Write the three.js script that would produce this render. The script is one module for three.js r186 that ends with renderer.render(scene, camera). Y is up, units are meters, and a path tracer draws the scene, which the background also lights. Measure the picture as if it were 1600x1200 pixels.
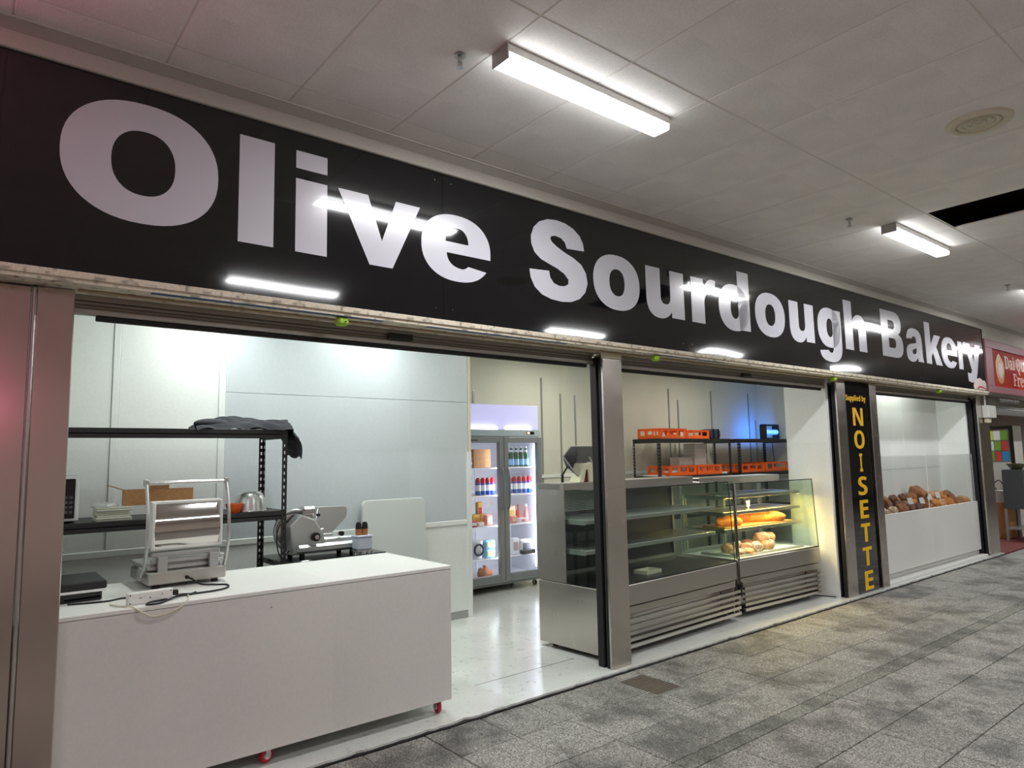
import * as THREE from 'three';
import { mergeGeometries } from 'three/addons/utils/BufferGeometryUtils.js';
import { RectAreaLightUniformsLib } from 'three/addons/lights/RectAreaLightUniformsLib.js';
import { FontLoader } from 'three/addons/loaders/FontLoader.js';
import { TextGeometry } from 'three/addons/geometries/TextGeometry.js';

// ---------------------------------------------------------------- camera, exposure
RectAreaLightUniformsLib.init();
const scene = new THREE.Scene();
const camera = new THREE.PerspectiveCamera(58.38, 1600 / 1200, 0.05, 80);
camera.position.set(0, 1.6, 3.606);
camera.rotation.order = 'YXZ';
camera.rotation.set(THREE.MathUtils.degToRad(6.0465), THREE.MathUtils.degToRad(-38.953), THREE.MathUtils.degToRad(-1.038));
scene.add(camera);
scene.background = new THREE.Color(0x000000);
const renderer = new THREE.WebGLRenderer();
renderer.toneMapping = THREE.LinearToneMapping;
renderer.toneMappingExposure = 3.15;
renderer.shadowMap.enabled = true;

// lamp brightness (radiance of each lamp's face)
const MALL = 27, SHOP = 28, WARM = 32;
const cMall = new THREE.Color(0.975, 0.985, 1.0), cShop = new THREE.Color(0.94, 1.0, 0.97), cWarm = new THREE.Color(1.0, 0.66, 0.22);

// ---------------------------------------------------------------- helpers
let seed = 7;
const rnd = () => { seed = (seed * 1664525 + 1013904223) >>> 0; return seed / 4294967296; };
const rr = (a, b) => a + (b - a) * rnd();
const taken = {};
function numbered(n) { const k = taken[n] = (taken[n] ?? -1) + 1; return k ? n + '_' + String(k).padStart(3, '0') : n; }
function boxUV(g) {
  g = g.index ? g.toNonIndexed() : g;
  if (!g.attributes.normal) g.computeVertexNormals();
  const p = g.attributes.position, n = p.count, uv = new Float32Array(n * 2), a = new THREE.Vector3(), b = new THREE.Vector3(), c = new THREE.Vector3();
  for (let i = 0; i < n; i += 3) {
    a.fromBufferAttribute(p, i); b.fromBufferAttribute(p, i + 1); c.fromBufferAttribute(p, i + 2);
    const m = b.clone().sub(a).cross(c.clone().sub(a)), x = Math.abs(m.x), y = Math.abs(m.y), z = Math.abs(m.z);
    [a, b, c].forEach((v, k) => {
      const q = y >= x && y >= z ? [v.x, v.z] : x >= z ? [v.z, v.y] : [v.x, v.y];
      uv[(i + k) * 2] = q[0]; uv[(i + k) * 2 + 1] = q[1];
    });
  }
  g.setAttribute('uv', new THREE.BufferAttribute(uv, 2));
  for (const k of Object.keys(g.attributes)) if (!['position', 'normal', 'uv', 'color'].includes(k)) g.deleteAttribute(k);
  return g;
}
function merge(gs) {
  gs = (Array.isArray(gs) ? gs.flat(3) : [gs]).map(boxUV);
  return gs.length > 1 ? mergeGeometries(gs) : gs[0];
}
function part(name, gs, mat, parent) {
  const m = new THREE.Mesh(merge(gs), mat); m.name = name; m.castShadow = m.receiveShadow = true; parent.add(m); return m;
}
function share(name, geo, mat, parent, pos, ry = 0) {   // a mesh on a shared geometry
  const m = new THREE.Mesh(geo, mat); m.name = name; m.castShadow = m.receiveShadow = true; m.position.set(...pos); m.rotation.y = ry; parent.add(m); return m;
}
function tag(o, label, category, group) { o.userData.label = label; o.userData.category = category; if (group) o.userData.group = group; return o; }
function thing(name, label, category, pos = [0, 0, 0], ry = 0, group) {
  const o = new THREE.Group(); o.name = numbered(name); o.position.set(...pos); o.rotation.y = ry; scene.add(o); return tag(o, label, category, group);
}
function one(name, label, category, gs, mat, pos = [0, 0, 0], ry = 0, group) {
  const m = part(numbered(name), gs, mat, scene); m.position.set(...pos); m.rotation.y = ry; return tag(m, label, category, group);
}
function struct(name, gs, mat, label) {
  let o; if (gs) o = part(numbered(name), gs, mat, scene); else { o = new THREE.Group(); o.name = numbered(name); scene.add(o); }
  o.userData.kind = 'structure'; if (label) { o.userData.label = label; o.userData.category = name.split('_')[0]; } return o;
}
// geometries
function box(x0, x1, y0, y1, z0, z1, c = 0) {
  const w = x1 - x0, h = y1 - y0, d = z1 - z0, X = (x0 + x1) / 2, Y = (y0 + y1) / 2, Z = (z0 + z1) / 2;
  if (!c) return new THREE.BoxGeometry(w, h, d).translate(X, Y, Z);
  c = Math.min(c, w * .45, h * .45, d * .45);
  const a = [w / 2, h / 2, d / 2], pos = [], V = (s, k) => { const v = a.map((q, i) => s[i] * (i === k ? q : q - c)); return v; };
  const tri = (A, B, C) => {
    const n = new THREE.Vector3(...B).sub(new THREE.Vector3(...A)).cross(new THREE.Vector3(...C).sub(new THREE.Vector3(...A)));
    const m = [0, 1, 2].map((i) => A[i] + B[i] + C[i]);
    if (n.dot(new THREE.Vector3(...m)) < 0) pos.push(...A, ...C, ...B); else pos.push(...A, ...B, ...C);
  };
  const quad = (A, B, C, D) => { tri(A, B, C); tri(A, C, D); };
  for (let k = 0; k < 3; k++) {
    const i = (k + 1) % 3, j = (k + 2) % 3;
    for (const s of [-1, 1]) { const q = [[-1, -1], [1, -1], [1, 1], [-1, 1]].map(([p, r]) => { const v = []; v[k] = s; v[i] = p; v[j] = r; return V(v, k); }); quad(...q); }
    for (const s of [-1, 1]) for (const t of [-1, 1]) { const e = (u, f) => { const v = []; v[k] = u; v[i] = s; v[j] = t; return V(v, f); }; quad(e(-1, i), e(1, i), e(1, j), e(-1, j)); }
  }
  for (const s of [-1, 1]) for (const t of [-1, 1]) for (const u of [-1, 1]) tri(V([s, t, u], 0), V([s, t, u], 1), V([s, t, u], 2));
  const g = new THREE.BufferGeometry(); g.setAttribute('position', new THREE.BufferAttribute(new Float32Array(pos), 3)); g.computeVertexNormals();
  return g.translate(X, Y, Z);
}
const cyl = (r0, r1, h, x, y, z, n = 20) => new THREE.CylinderGeometry(r1, r0, h, n).translate(x, y + h / 2, z);   // base radius, top radius
const rod = (a, b, r, n = 10) => {
  const A = new THREE.Vector3(...a), B = new THREE.Vector3(...b), d = B.clone().sub(A), g = new THREE.CylinderGeometry(r, r, d.length(), n);
  g.applyQuaternion(new THREE.Quaternion().setFromUnitVectors(new THREE.Vector3(0, 1, 0), d.clone().normalize()));
  return g.translate(...A.add(B).multiplyScalar(.5).toArray());
};
const tube = (pts, r, n = 40, k = 8) => new THREE.TubeGeometry(new THREE.CatmullRomCurve3(pts.map((p) => new THREE.Vector3(...p))), n, r, k, false);
const lathe = (pts, n = 28) => new THREE.LatheGeometry(pts.map(([x, y]) => new THREE.Vector2(x, y)), n);
function path(pts, holes = []) {   // [x,y] line, [x,y,cx,cy] quadratic
  const trace = (o, ps) => { ps.forEach((p, i) => { if (!i) o.moveTo(p[0], p[1]); else if (p.length > 2) o.quadraticCurveTo(p[2], p[3], p[0], p[1]); else o.lineTo(p[0], p[1]); }); return o; };
  const s = trace(new THREE.Shape(), pts); for (const h of holes) s.holes.push(trace(new THREE.Path(), h)); return s;
}
const ext = (shape, d, bevel = 0, seg = 10) => new THREE.ExtrudeGeometry(shape, { depth: d, bevelEnabled: bevel > 0, bevelSize: bevel, bevelThickness: bevel, bevelSegments: 2, curveSegments: seg });
const rrect = (w, h, r, x = 0, y = 0) => path([[x + r, y], [x + w - r, y], [x + w, y + r, x + w, y], [x + w, y + h - r], [x + w - r, y + h, x + w, y + h], [x + r, y + h], [x, y + h - r, x, y + h], [x, y + r], [x + r, y, x, y]]);

// ---------------------------------------------------------------- textures
function vnoise(n, cells, s) {   // tileable value noise
  let st = s * 7919 + 13; const R = () => { st = (st * 1664525 + 1013904223) >>> 0; return st / 4294967296; };
  const g = new Float32Array(cells * cells); for (let i = 0; i < g.length; i++) g[i] = R();
  const out = new Float32Array(n * n), f = (t) => t * t * (3 - 2 * t);
  for (let y = 0; y < n; y++) { const v = y / n * cells, y0 = Math.floor(v), fy = f(v - y0), r0 = (y0 % cells) * cells, r1 = ((y0 + 1) % cells) * cells;
    for (let x = 0; x < n; x++) { const u = x / n * cells, x0 = Math.floor(u), fx = f(u - x0), x1 = (x0 + 1) % cells, xx = x0 % cells;
      out[y * n + x] = (g[r0 + xx] * (1 - fx) + g[r0 + x1] * fx) * (1 - fy) + (g[r1 + xx] * (1 - fx) + g[r1 + x1] * fx) * fy; } }
  return out;
}
function tex(n, metres, fn, srgb = true, my) {
  const d = new Uint8Array(n * n * 4);
  for (let y = 0; y < n; y++) for (let x = 0; x < n; x++) { const c = fn(x, y, y * n + x), o = (y * n + x) * 4; for (let k = 0; k < 3; k++) d[o + k] = Math.max(0, Math.min(255, c[k] ?? c[0])); d[o + 3] = 255; }
  const t = new THREE.DataTexture(d, n, n, THREE.RGBAFormat); t.wrapS = t.wrapT = THREE.RepeatWrapping; t.magFilter = THREE.LinearFilter; t.minFilter = THREE.LinearMipmapLinearFilter;
  t.generateMipmaps = true; t.repeat.set(1 / metres, 1 / (my ?? metres)); if (srgb) t.colorSpace = THREE.SRGBColorSpace; t.needsUpdate = true; return t;
}
const std = (o) => new THREE.MeshPhysicalMaterial({ roughness: .6, ...o });
const M = {};
{
  // granite paving: fine grains, soft stains
  const N = 2048, gr = vnoise(N, 900, 1), g2 = vnoise(N, 420, 2), st = vnoise(N, 13, 3), s2 = vnoise(N, 34, 4), s3 = vnoise(N, 90, 14);
  const T = tex(N, 3.16, (x, y, i) => {
    let v = 140 + (gr[i] - .5) * 132 + (g2[i] - .5) * 60; const d = Math.max(0, st[i] * .55 + s2[i] * .3 + s3[i] * .15 - .46) * 3.2; v *= 1 - Math.min(.32, d * .33);
    return [v * 1.0, v * .99, v * .945];
  });
  M.paver = [1.0, .9, .8, .94].map((k) => std({ map: T, color: new THREE.Color(k, k, k), roughness: .62, bumpMap: T, bumpScale: .0012 }));
  M.strip = std({ map: T, color: new THREE.Color(.72, .74, .70), roughness: .7 });
  M.grout = std({ color: 0x1a1714, roughness: .95 });
  // painted concrete of the shop floor, scuffed
  const n2 = 1024, a = vnoise(n2, 9, 5), b = vnoise(n2, 60, 6), c = vnoise(n2, 330, 7);
  M.slab = std({ map: tex(n2, 2.3, (x, y, i) => { const sc = b[i] > .74 && c[i] > .66 ? (b[i] - .74) * 260 : 0, v = 216 + (a[i] - .5) * 16 + (c[i] - .5) * 8 - sc; return [v * .985, v * 1.0, v * .975]; }),
    roughness: .28, roughnessMap: tex(n2, 2.3, (x, y, i) => { const v = 150 + (a[i] - .5) * 120 + (b[i] - .5) * 80; return [v, v, v]; }, false), bumpMap: tex(n2, 2.3, (x, y, i) => { const v = 128 + (b[i] - .5) * 90; return [v, v, v]; }, false), bumpScale: .0012, clearcoat: .25, clearcoatRoughness: .15 });
  // ceiling tile, fine stipple
  const cT = tex(512, .6, (x, y, i) => { const v = 238 + (c[(y * n2 + x)] - .5) * 16 + (a[(y * n2 + x)] - .5) * 8; return [v, v * .99, v * .975]; });
  M.ceil = [1, .96, .985].map((k) => std({ map: cT, color: new THREE.Color(k, k, k), roughness: .9, bumpMap: cT, bumpScale: .001 }));
  M.gridBar = std({ color: 0xd8d4cc, roughness: .5 });
  M.plenum = std({ color: 0x8c7c6c, roughness: .95 });
  const wT = tex(512, 1.7, (x, y, i) => { const k = y * n2 + x, v = 233 + (a[k] - .5) * 7 + (c[k] - .5) * 5; return [v * .985, v, v * .985]; });
  M.wall = std({ map: wT, roughness: .55 }); M.wallCool = std({ map: wT, color: 0xdce1e8, roughness: .35 }); M.wallWarm = std({ map: wT, color: 0xe9e6d8, roughness: .6 });
  M.cream = std({ map: wT, color: 0xf0e6cf, roughness: .5 });
  M.bulk = std({ map: wT, color: 0xd8d2ca, roughness: .7 }); M.bulk2 = std({ map: wT, color: 0xc2bdb6, roughness: .75 });
  const tT = tex(512, .8, (x, y, i) => { const k = y * n2 + x, d = b[k] > .68 ? (b[k] - .68) * 300 : 0, v = 206 + (a[k] - .5) * 30 + (c[k] - .5) * 24 - d; return [v, v * .955, v * .86]; });
  M.timber = std({ map: tT, roughness: .75 });
  // brushed steel: streaks run along u or v
  const bs = vnoise(512, 256, 21), br = vnoise(512, 7, 22);
  const streakV = tex(512, .5, (x, y, i) => { const v = 160 + (bs[(y >> 6) * 512 + x] - .5) * 14 + (br[i] - .5) * 30; return [v, v, v]; }, false);
  const streakH = tex(512, .5, (x, y, i) => { const v = 160 + (bs[(x >> 6) * 512 + y] - .5) * 14 + (br[i] - .5) * 30; return [v, v, v]; }, false);
  M.steelV = std({ color: 0xcbc4bd, metalness: 1, roughness: .4, roughnessMap: streakV, bumpMap: streakV, bumpScale: .00002 });
  M.steelH = std({ color: 0xbab6b0, metalness: 1, roughness: .5, roughnessMap: streakH, bumpMap: streakH, bumpScale: .00003 });
  M.cladding = std({ color: 0xc9bfb6, metalness: 1, roughness: .3, roughnessMap: streakV });
  M.steelBright = std({ color: 0xcfcdca, metalness: 1, roughness: .22 });
  M.steelMirror = std({ color: 0xc6c2bd, metalness: 1, roughness: .07 });
  M.alu = std({ color: 0xb9bab8, metalness: .85, roughness: .38 });
  M.cast = std({ color: 0xc7cac9, metalness: .8, roughness: .32 });
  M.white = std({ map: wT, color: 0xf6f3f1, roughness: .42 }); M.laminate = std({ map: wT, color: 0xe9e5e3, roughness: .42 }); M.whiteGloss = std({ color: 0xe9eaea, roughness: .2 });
  const blT = tex(512, .4, (x, y, i) => { const k = y * n2 + x, v = 30 + (c[k] - .5) * 14; return [v, v, v * 1.03]; });
  M.black = std({ map: blT, roughness: .45 }); M.blackMatte = std({ color: 0x121212, roughness: .85 }); M.rubber = std({ color: 0x0d0d0e, roughness: .7 });
  M.blackGloss = std({ color: 0x08080a, roughness: .05 });
  M.shutter = std({ color: 0x9a958c, metalness: .7, roughness: .5, bumpMap: streakH, bumpScale: .0001 });
  M.signBlack = std({ color: 0x08080d, roughness: .07, clearcoat: .6, clearcoatRoughness: .04 });
  M.letter = std({ color: 0xcacad2, roughness: .22, clearcoat: .6, clearcoatRoughness: .05 });
  M.glass = new THREE.MeshPhysicalMaterial({ color: 0xffffff, transmission: 1, thickness: 0, roughness: 0, ior: 1.5 });
  M.glassTint = new THREE.MeshPhysicalMaterial({ color: 0xe4efe8, transmission: 1, thickness: 0, roughness: 0, ior: 1.5 });
  M.acrylic = new THREE.MeshPhysicalMaterial({ color: 0xf4f6f6, transmission: 1, thickness: 0, roughness: .03, ior: 1.49 });
  M.yellow = std({ color: 0xf2bd0c, roughness: .45 }); M.orange = std({ color: 0xf06216, roughness: .42 }); M.red = std({ color: 0xb5182a, roughness: .4 });
  M.lime = std({ color: 0x9cc23a, roughness: .7 }); M.tape = std({ color: 0x3c5378, roughness: .5 });
  const kT = tex(256, .5, (x, y, i) => { const v = 1 + (c[y * n2 + x] - .5) * .14 + (((x * 7) >> 4) % 2) * .015; return [186 * v, 140 * v, 94 * v]; });
  M.card = std({ map: kT, roughness: .85 });
  const fT = tex(256, .12, (x, y, i) => { const v = 44 + ((x + y) % 8 < 4 ? 6 : -4) + (c[y * n2 + x] - .5) * 22; return [v, v, v * 1.12]; });
  M.cloth = std({ map: fT, roughness: .9, sheen: .3 });
}
const lampMat = (c, k) => new THREE.MeshStandardMaterial({ color: 0xffffff, emissive: c, emissiveIntensity: k, roughness: .5 });
const glowMall = lampMat(cMall, 2.4), glowShop = lampMat(cShop, 3.0), glowWarm = lampMat(cWarm, 2.2);
function areaLight(parent, w, h, color, L, pos, target) {   // parent keeps world axes
  const l = new THREE.RectAreaLight(color, L, w, h); l.name = 'lamp_light'; l.position.set(...pos); parent.add(l);
  parent.updateWorldMatrix(true, false); l.lookAt(parent.localToWorld(new THREE.Vector3(...target))); l.castShadow = true; return l;
}
const font = await new FontLoader().loadAsync('fonts/droid/droid_sans_bold.typeface.json');
const fontSerif = await new FontLoader().loadAsync('fonts/droid/droid_serif_bold.typeface.json');
function textGeo(s, f, h, x0, x1, y, z, d = .002) {   // fitted to width and cap height
  const g = new TextGeometry(s, { font: f, size: 1, depth: 1, curveSegments: 6, bevelEnabled: false }); g.computeBoundingBox(); const b = g.boundingBox;
  const cap = new TextGeometry('H', { font: f, size: 1, depth: 1 }); cap.computeBoundingBox(); const ch = cap.boundingBox.max.y;
  g.translate(-b.min.x, 0, 0).scale((x1 - x0) / (b.max.x - b.min.x), h / ch, d); return g.translate(x0, y, z);
}

// ---------------------------------------------------------------- mall lamps
const MALL_SPOTS = [[1.93, 1.17], [6.2, 1.17], [10.2, 1.17], [14.3, 1.17], [18.5, 1.17], [2.05, 3.68], [6.6, 3.9], [10.3, 3.85], [14.85, 3.75], [-2.4, 3.7]];
const lightNames = ['brightest long batten light on the ceiling above the word Olive', 'batten light beside the missing ceiling tile', 'batten light cut by the frame edge beyond the second sprinkler',
  'fourth batten light of the front row down the arcade', 'fifth batten light of the front row down the arcade', 'batten light of the back row opposite the press', 'batten light of the back row opposite the display case',
  'batten light of the back row opposite the yellow lettering', 'batten light of the back row at the far neighbour', 'batten light of the back row before the pink sign'];
MALL_SPOTS.forEach(([x, z], i) => {
  const t = thing('ceiling_light', lightNames[i], 'light', [x, 3.4715, z], 0, 'batten lights of the arcade ceiling');
  part('body', box(.006, 1.204, .035, .078, -.062, .062, .004), M.white, t);
  const prof = path([[-.06, .036], [-.06, .012], [-.046, 0, -.06, 0], [.046, 0], [.06, .012, .06, 0], [.06, .036]]);
  part('diffuser', ext(prof, 1.19, 0, 6).rotateY(Math.PI / 2).translate(.01, 0, 0), glowMall, t);
  part('end_cap', box(0, .009, .001, .0785, -.063, .063, .002), M.alu, t); part('end_cap', box(1.201, 1.21, .022, .0785, -.063, .063, .002), M.alu, t);
  areaLight(t, 1.18, .11, cMall, MALL, [.605, -.004, 0], [.605, -2, 0]);
  for (const s of [-1, 1]) areaLight(t, 1.18, .022, cMall, MALL * .08, [.605, .024, s * .066], [.605, .024, s * 3]);
});

// ---------------------------------------------------------------- mall shell
{
  const fl = struct('floor', box(-5, 26, -.2, -.024, -.3, 7.6), M.grout, 'grey granite paved arcade floor');
  const zr = [0.012, .387, .785, 1.175, 1.29]; for (let k = 1; k <= 15; k++) zr.push(1.29 + .4 * k);
  const grate = [3.725, 4.015, .105, .485], P = .3955, x0 = 3.787, rest = [];
  const paver = (a, b, c, d, near, m) => {
    const g = box(a + .0026, b - .0026, -.03, rr(-.0012, .0008), c + .0026, d - .0026, .003);
    if (near) { part('paver', g, m, fl); } else rest.push(boxUV(g));
  };
  for (let r = 0; r < zr.length - 1; r++) {
    const c = zr[r], d = zr[r + 1], strip = r === 3;
    for (let k = -22; k < 56; k++) {
      const a = x0 + k * P, b = a + P; if (a < -5 || b > 26) continue;
      const near = c < 2.7 && a > .6 && a < 13 && a < 14 - c * 3.4 && b > 1.2 + (c - .4) * 1.0, m = strip ? M.strip : M.paver[Math.floor(rnd() * 4)];
      if (strip && (k & 1)) continue; const B = strip ? b + P : b;
      if (a < grate[1] && B > grate[0] && c < grate[3] && d > grate[2]) {   // pieces cut around the drain
        const u0 = Math.max(a, grate[0]), u1 = Math.min(B, grate[1]);
        if (a < u0) paver(a, u0, c, d, true, m); if (B > u1) paver(u1, B, c, d, true, m);
        if (c < grate[2]) paver(u0, u1, c, grate[2], true, m); if (d > grate[3]) paver(u0, u1, grate[3], d, true, m);
      } else paver(a, B, c, d, near, m);
    }
  }
  const rs = part('far_paver', rest, M.paver[0], fl); rs.userData.kind = 'stuff';
  // ceiling: tiles in a bar grid, one tile missing
  const ce = struct('ceiling', box(-5, 26, 3.95, 4.1, -.3, 7.6), M.plenum, 'white panel ceiling of the arcade');
  part('plain_board', [box(-5, 26, 3.556, 3.575, 5.1, 7.4), box(-5, -.53, 3.556, 3.575, .08, 5.1), box(15.34, 26, 3.556, 3.575, .08, 5.1)], M.ceil[0], ce);
  const zc = [.082, .26, 1.475, 2.685, 3.895, 5.1], tx = (k) => 1.925 + .61 * k, geos = {}, bars = [];
  for (let r = 0; r < 5; r++) for (let k = -4; k < 22; k++) {
    if (r === 2 && k === 7) continue;
    const key = r; geos[key] ??= boxUV(box(.0035, .6065, 0, .016, zc[r] + .0035, zc[r + 1] - .0035, .004));
    share('ceiling_tile', geos[key], M.ceil[Math.floor(rnd() * 3)], ce, [tx(k), 3.55 + rr(-.0008, .0012), 0]);
  }
  for (let r = 1; r < 5; r++) bars.push(box(-.5, 15.3, 3.5535, 3.5555, zc[r] - .009, zc[r] + .009));
  for (let k = -4; k < 23; k++) if (k !== 7 && k !== 8) bars.push(box(tx(k) - .009, tx(k) + .009, 3.5535, 3.5555, .09, 5.1)); else bars.push(box(tx(k) - .009, tx(k) + .009, 3.5535, 3.5555, .09, 1.475), box(tx(k) - .009, tx(k) + .009, 3.5535, 3.5555, 2.685, 5.1));
  part('grid_bar', bars, M.gridBar, ce);
  for (const [x, z, s, q] of [[2.62, 1.405, .03, .4], [2.78, 1.40, .05, .9], [2.86, 1.385, .075, .6], [3.08, 1.36, .035, .2], [5.05, 1.22, .05, 1.2], [4.85, 1.3, .03, .7]]) part('paint_flake', ext(path([[0, 0], [s, .004, s * .5, .016], [s * .9, .012], [0, .006, s * .5, .024]]), .0012).rotateX(Math.PI / 2 - .5).rotateY(q).translate(x, 3.5485, z), M.gridBar, ce);
  // the rest of the arcade, seen only in reflections
  const opp = std({ color: 0xdad3ca, roughness: .6 });
  struct('wall_opposite', [box(-5, 26, 0, 3.95, 7.4, 7.6)], opp); struct('wall_end', box(-5.2, -5, 0, 3.95, -.3, 7.6), opp); struct('wall_far', box(26, 26.2, 0, 3.95, -6, 7.6), opp);
  struct('wall_front', [box(-.13, 12.03, 2.44, 3.95, -.22, .055), box(-.9, -.13, 2.44, 3.95, -.22, -.06), box(12.03, 26, 2.44, 3.95, -.22, .05)], M.bulk, 'white plaster bulkhead over the shopfronts');
  struct('wall_neighbouring', box(-5, -.905, 0, 3.95, -.3, -.06), M.bulk);
  const tr = struct('trim_1', [box(-5, 12.04, 3.395, 3.474, .055, .098, .004), box(12.04, 26, 3.26, 3.474, .05, .085, .004)], M.bulk, 'pale plaster band above the black sign');
  part('cornice_board', box(-5, 26, 3.474, 3.548, .05, .08, .006), M.bulk2, tr);
  part('shadow_bead', box(-5, 26, 3.5395, 3.5495, .08, .09), M.gridBar, tr);
}
// pink lit sign of the shop on the near side, and its neon tube across the way (mirrored in the steel cladding)
{
  const pk = new THREE.Color(1.0, .16, .38);
  const t = thing('pink_sign', 'pink backlit fascia sign of the neighbouring shop', 'sign', [-3.2, 2.5, -.05]);
  part('case', box(0, 2.9, 0, .8, 0, .16, .01), M.black, t); part('lit_face', box(.03, 2.87, .03, .77, .16, .165), lampMat(pk, .8), t);
  areaLight(t, 2.8, .7, pk, .15, [1.45, .4, .17], [1.45, .4, 3]);
  part('added_wash_strip', box(.03, 2.87, .8, .812, .1, .15), lampMat(pk, 1.5), t); areaLight(t, 2.8, .05, pk, 9, [1.45, .82, .13], [1.45, 2.4, 1.2]);  // unseen strip added on the case top to wash the ceiling pink
  const n = thing('neon_tube', 'pink neon tube on the wall across the arcade', 'neon', [-1.9, 2.36, 7.37]);
  part('tube', rod([0, 0, 0], [2.3, 0, 0], .04, 12), lampMat(pk, 1.6), n); for (const x of [.1, 2.1]) part('bracket', box(x, x + .04, -.03, .03, 0, .03), M.alu, n);
  areaLight(n, 2.2, .07, pk, 1.6, [1.15, 0, -.06], [1.15, 0, -3]);
}
// small ceiling fittings
[[1.81, 1.01, 'chrome sprinkler head beside the brightest batten light'], [5.78, 1.03, 'sprinkler head before the batten light next to the missing tile'], [9.75, 1.06, 'sprinkler head at the frame edge beside the third batten light']].forEach(([x, z, l]) => {
  const t = thing('sprinkler', l, 'sprinkler', [x, 3.549, z], 0, 'sprinkler heads');
  part('rosette', cyl(.03, .026, .008, 0, -.008, 0, 24), M.alu, t); part('body', [cyl(.010, .012, .03, 0, -.04, 0, 12), cyl(.006, .006, .02, 0, -.06, 0, 8)], M.steelBright, t);
  part('deflector', cyl(.018, .018, .003, 0, -.066, 0, 16), M.steelBright, t); part('frame', [rod([.011, -.035, 0], [.013, -.064, 0], .0025, 6), rod([-.011, -.035, 0], [-.013, -.064, 0], .0025, 6)], M.steelBright, t);
});
{
  const t = thing('ceiling_vent', 'round cream air diffuser set in the ceiling', 'vent', [4.68, 3.549, 2.32]);
  part('outer_ring', lathe([[.175, 0], [.17, -.012], [.135, -.02], [.12, -.012], [.12, 0]], 40), M.cream, t);
  for (const r of [.1, .065, .03]) part('louver_ring', lathe([[r + .012, 0], [r + .008, -.014], [r - .012, -.005], [r - .01, 0]], 32), M.cream, t);
  part('throat', cyl(.12, .12, .004, 0, .001, 0, 32), M.plenum, t);
}
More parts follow.
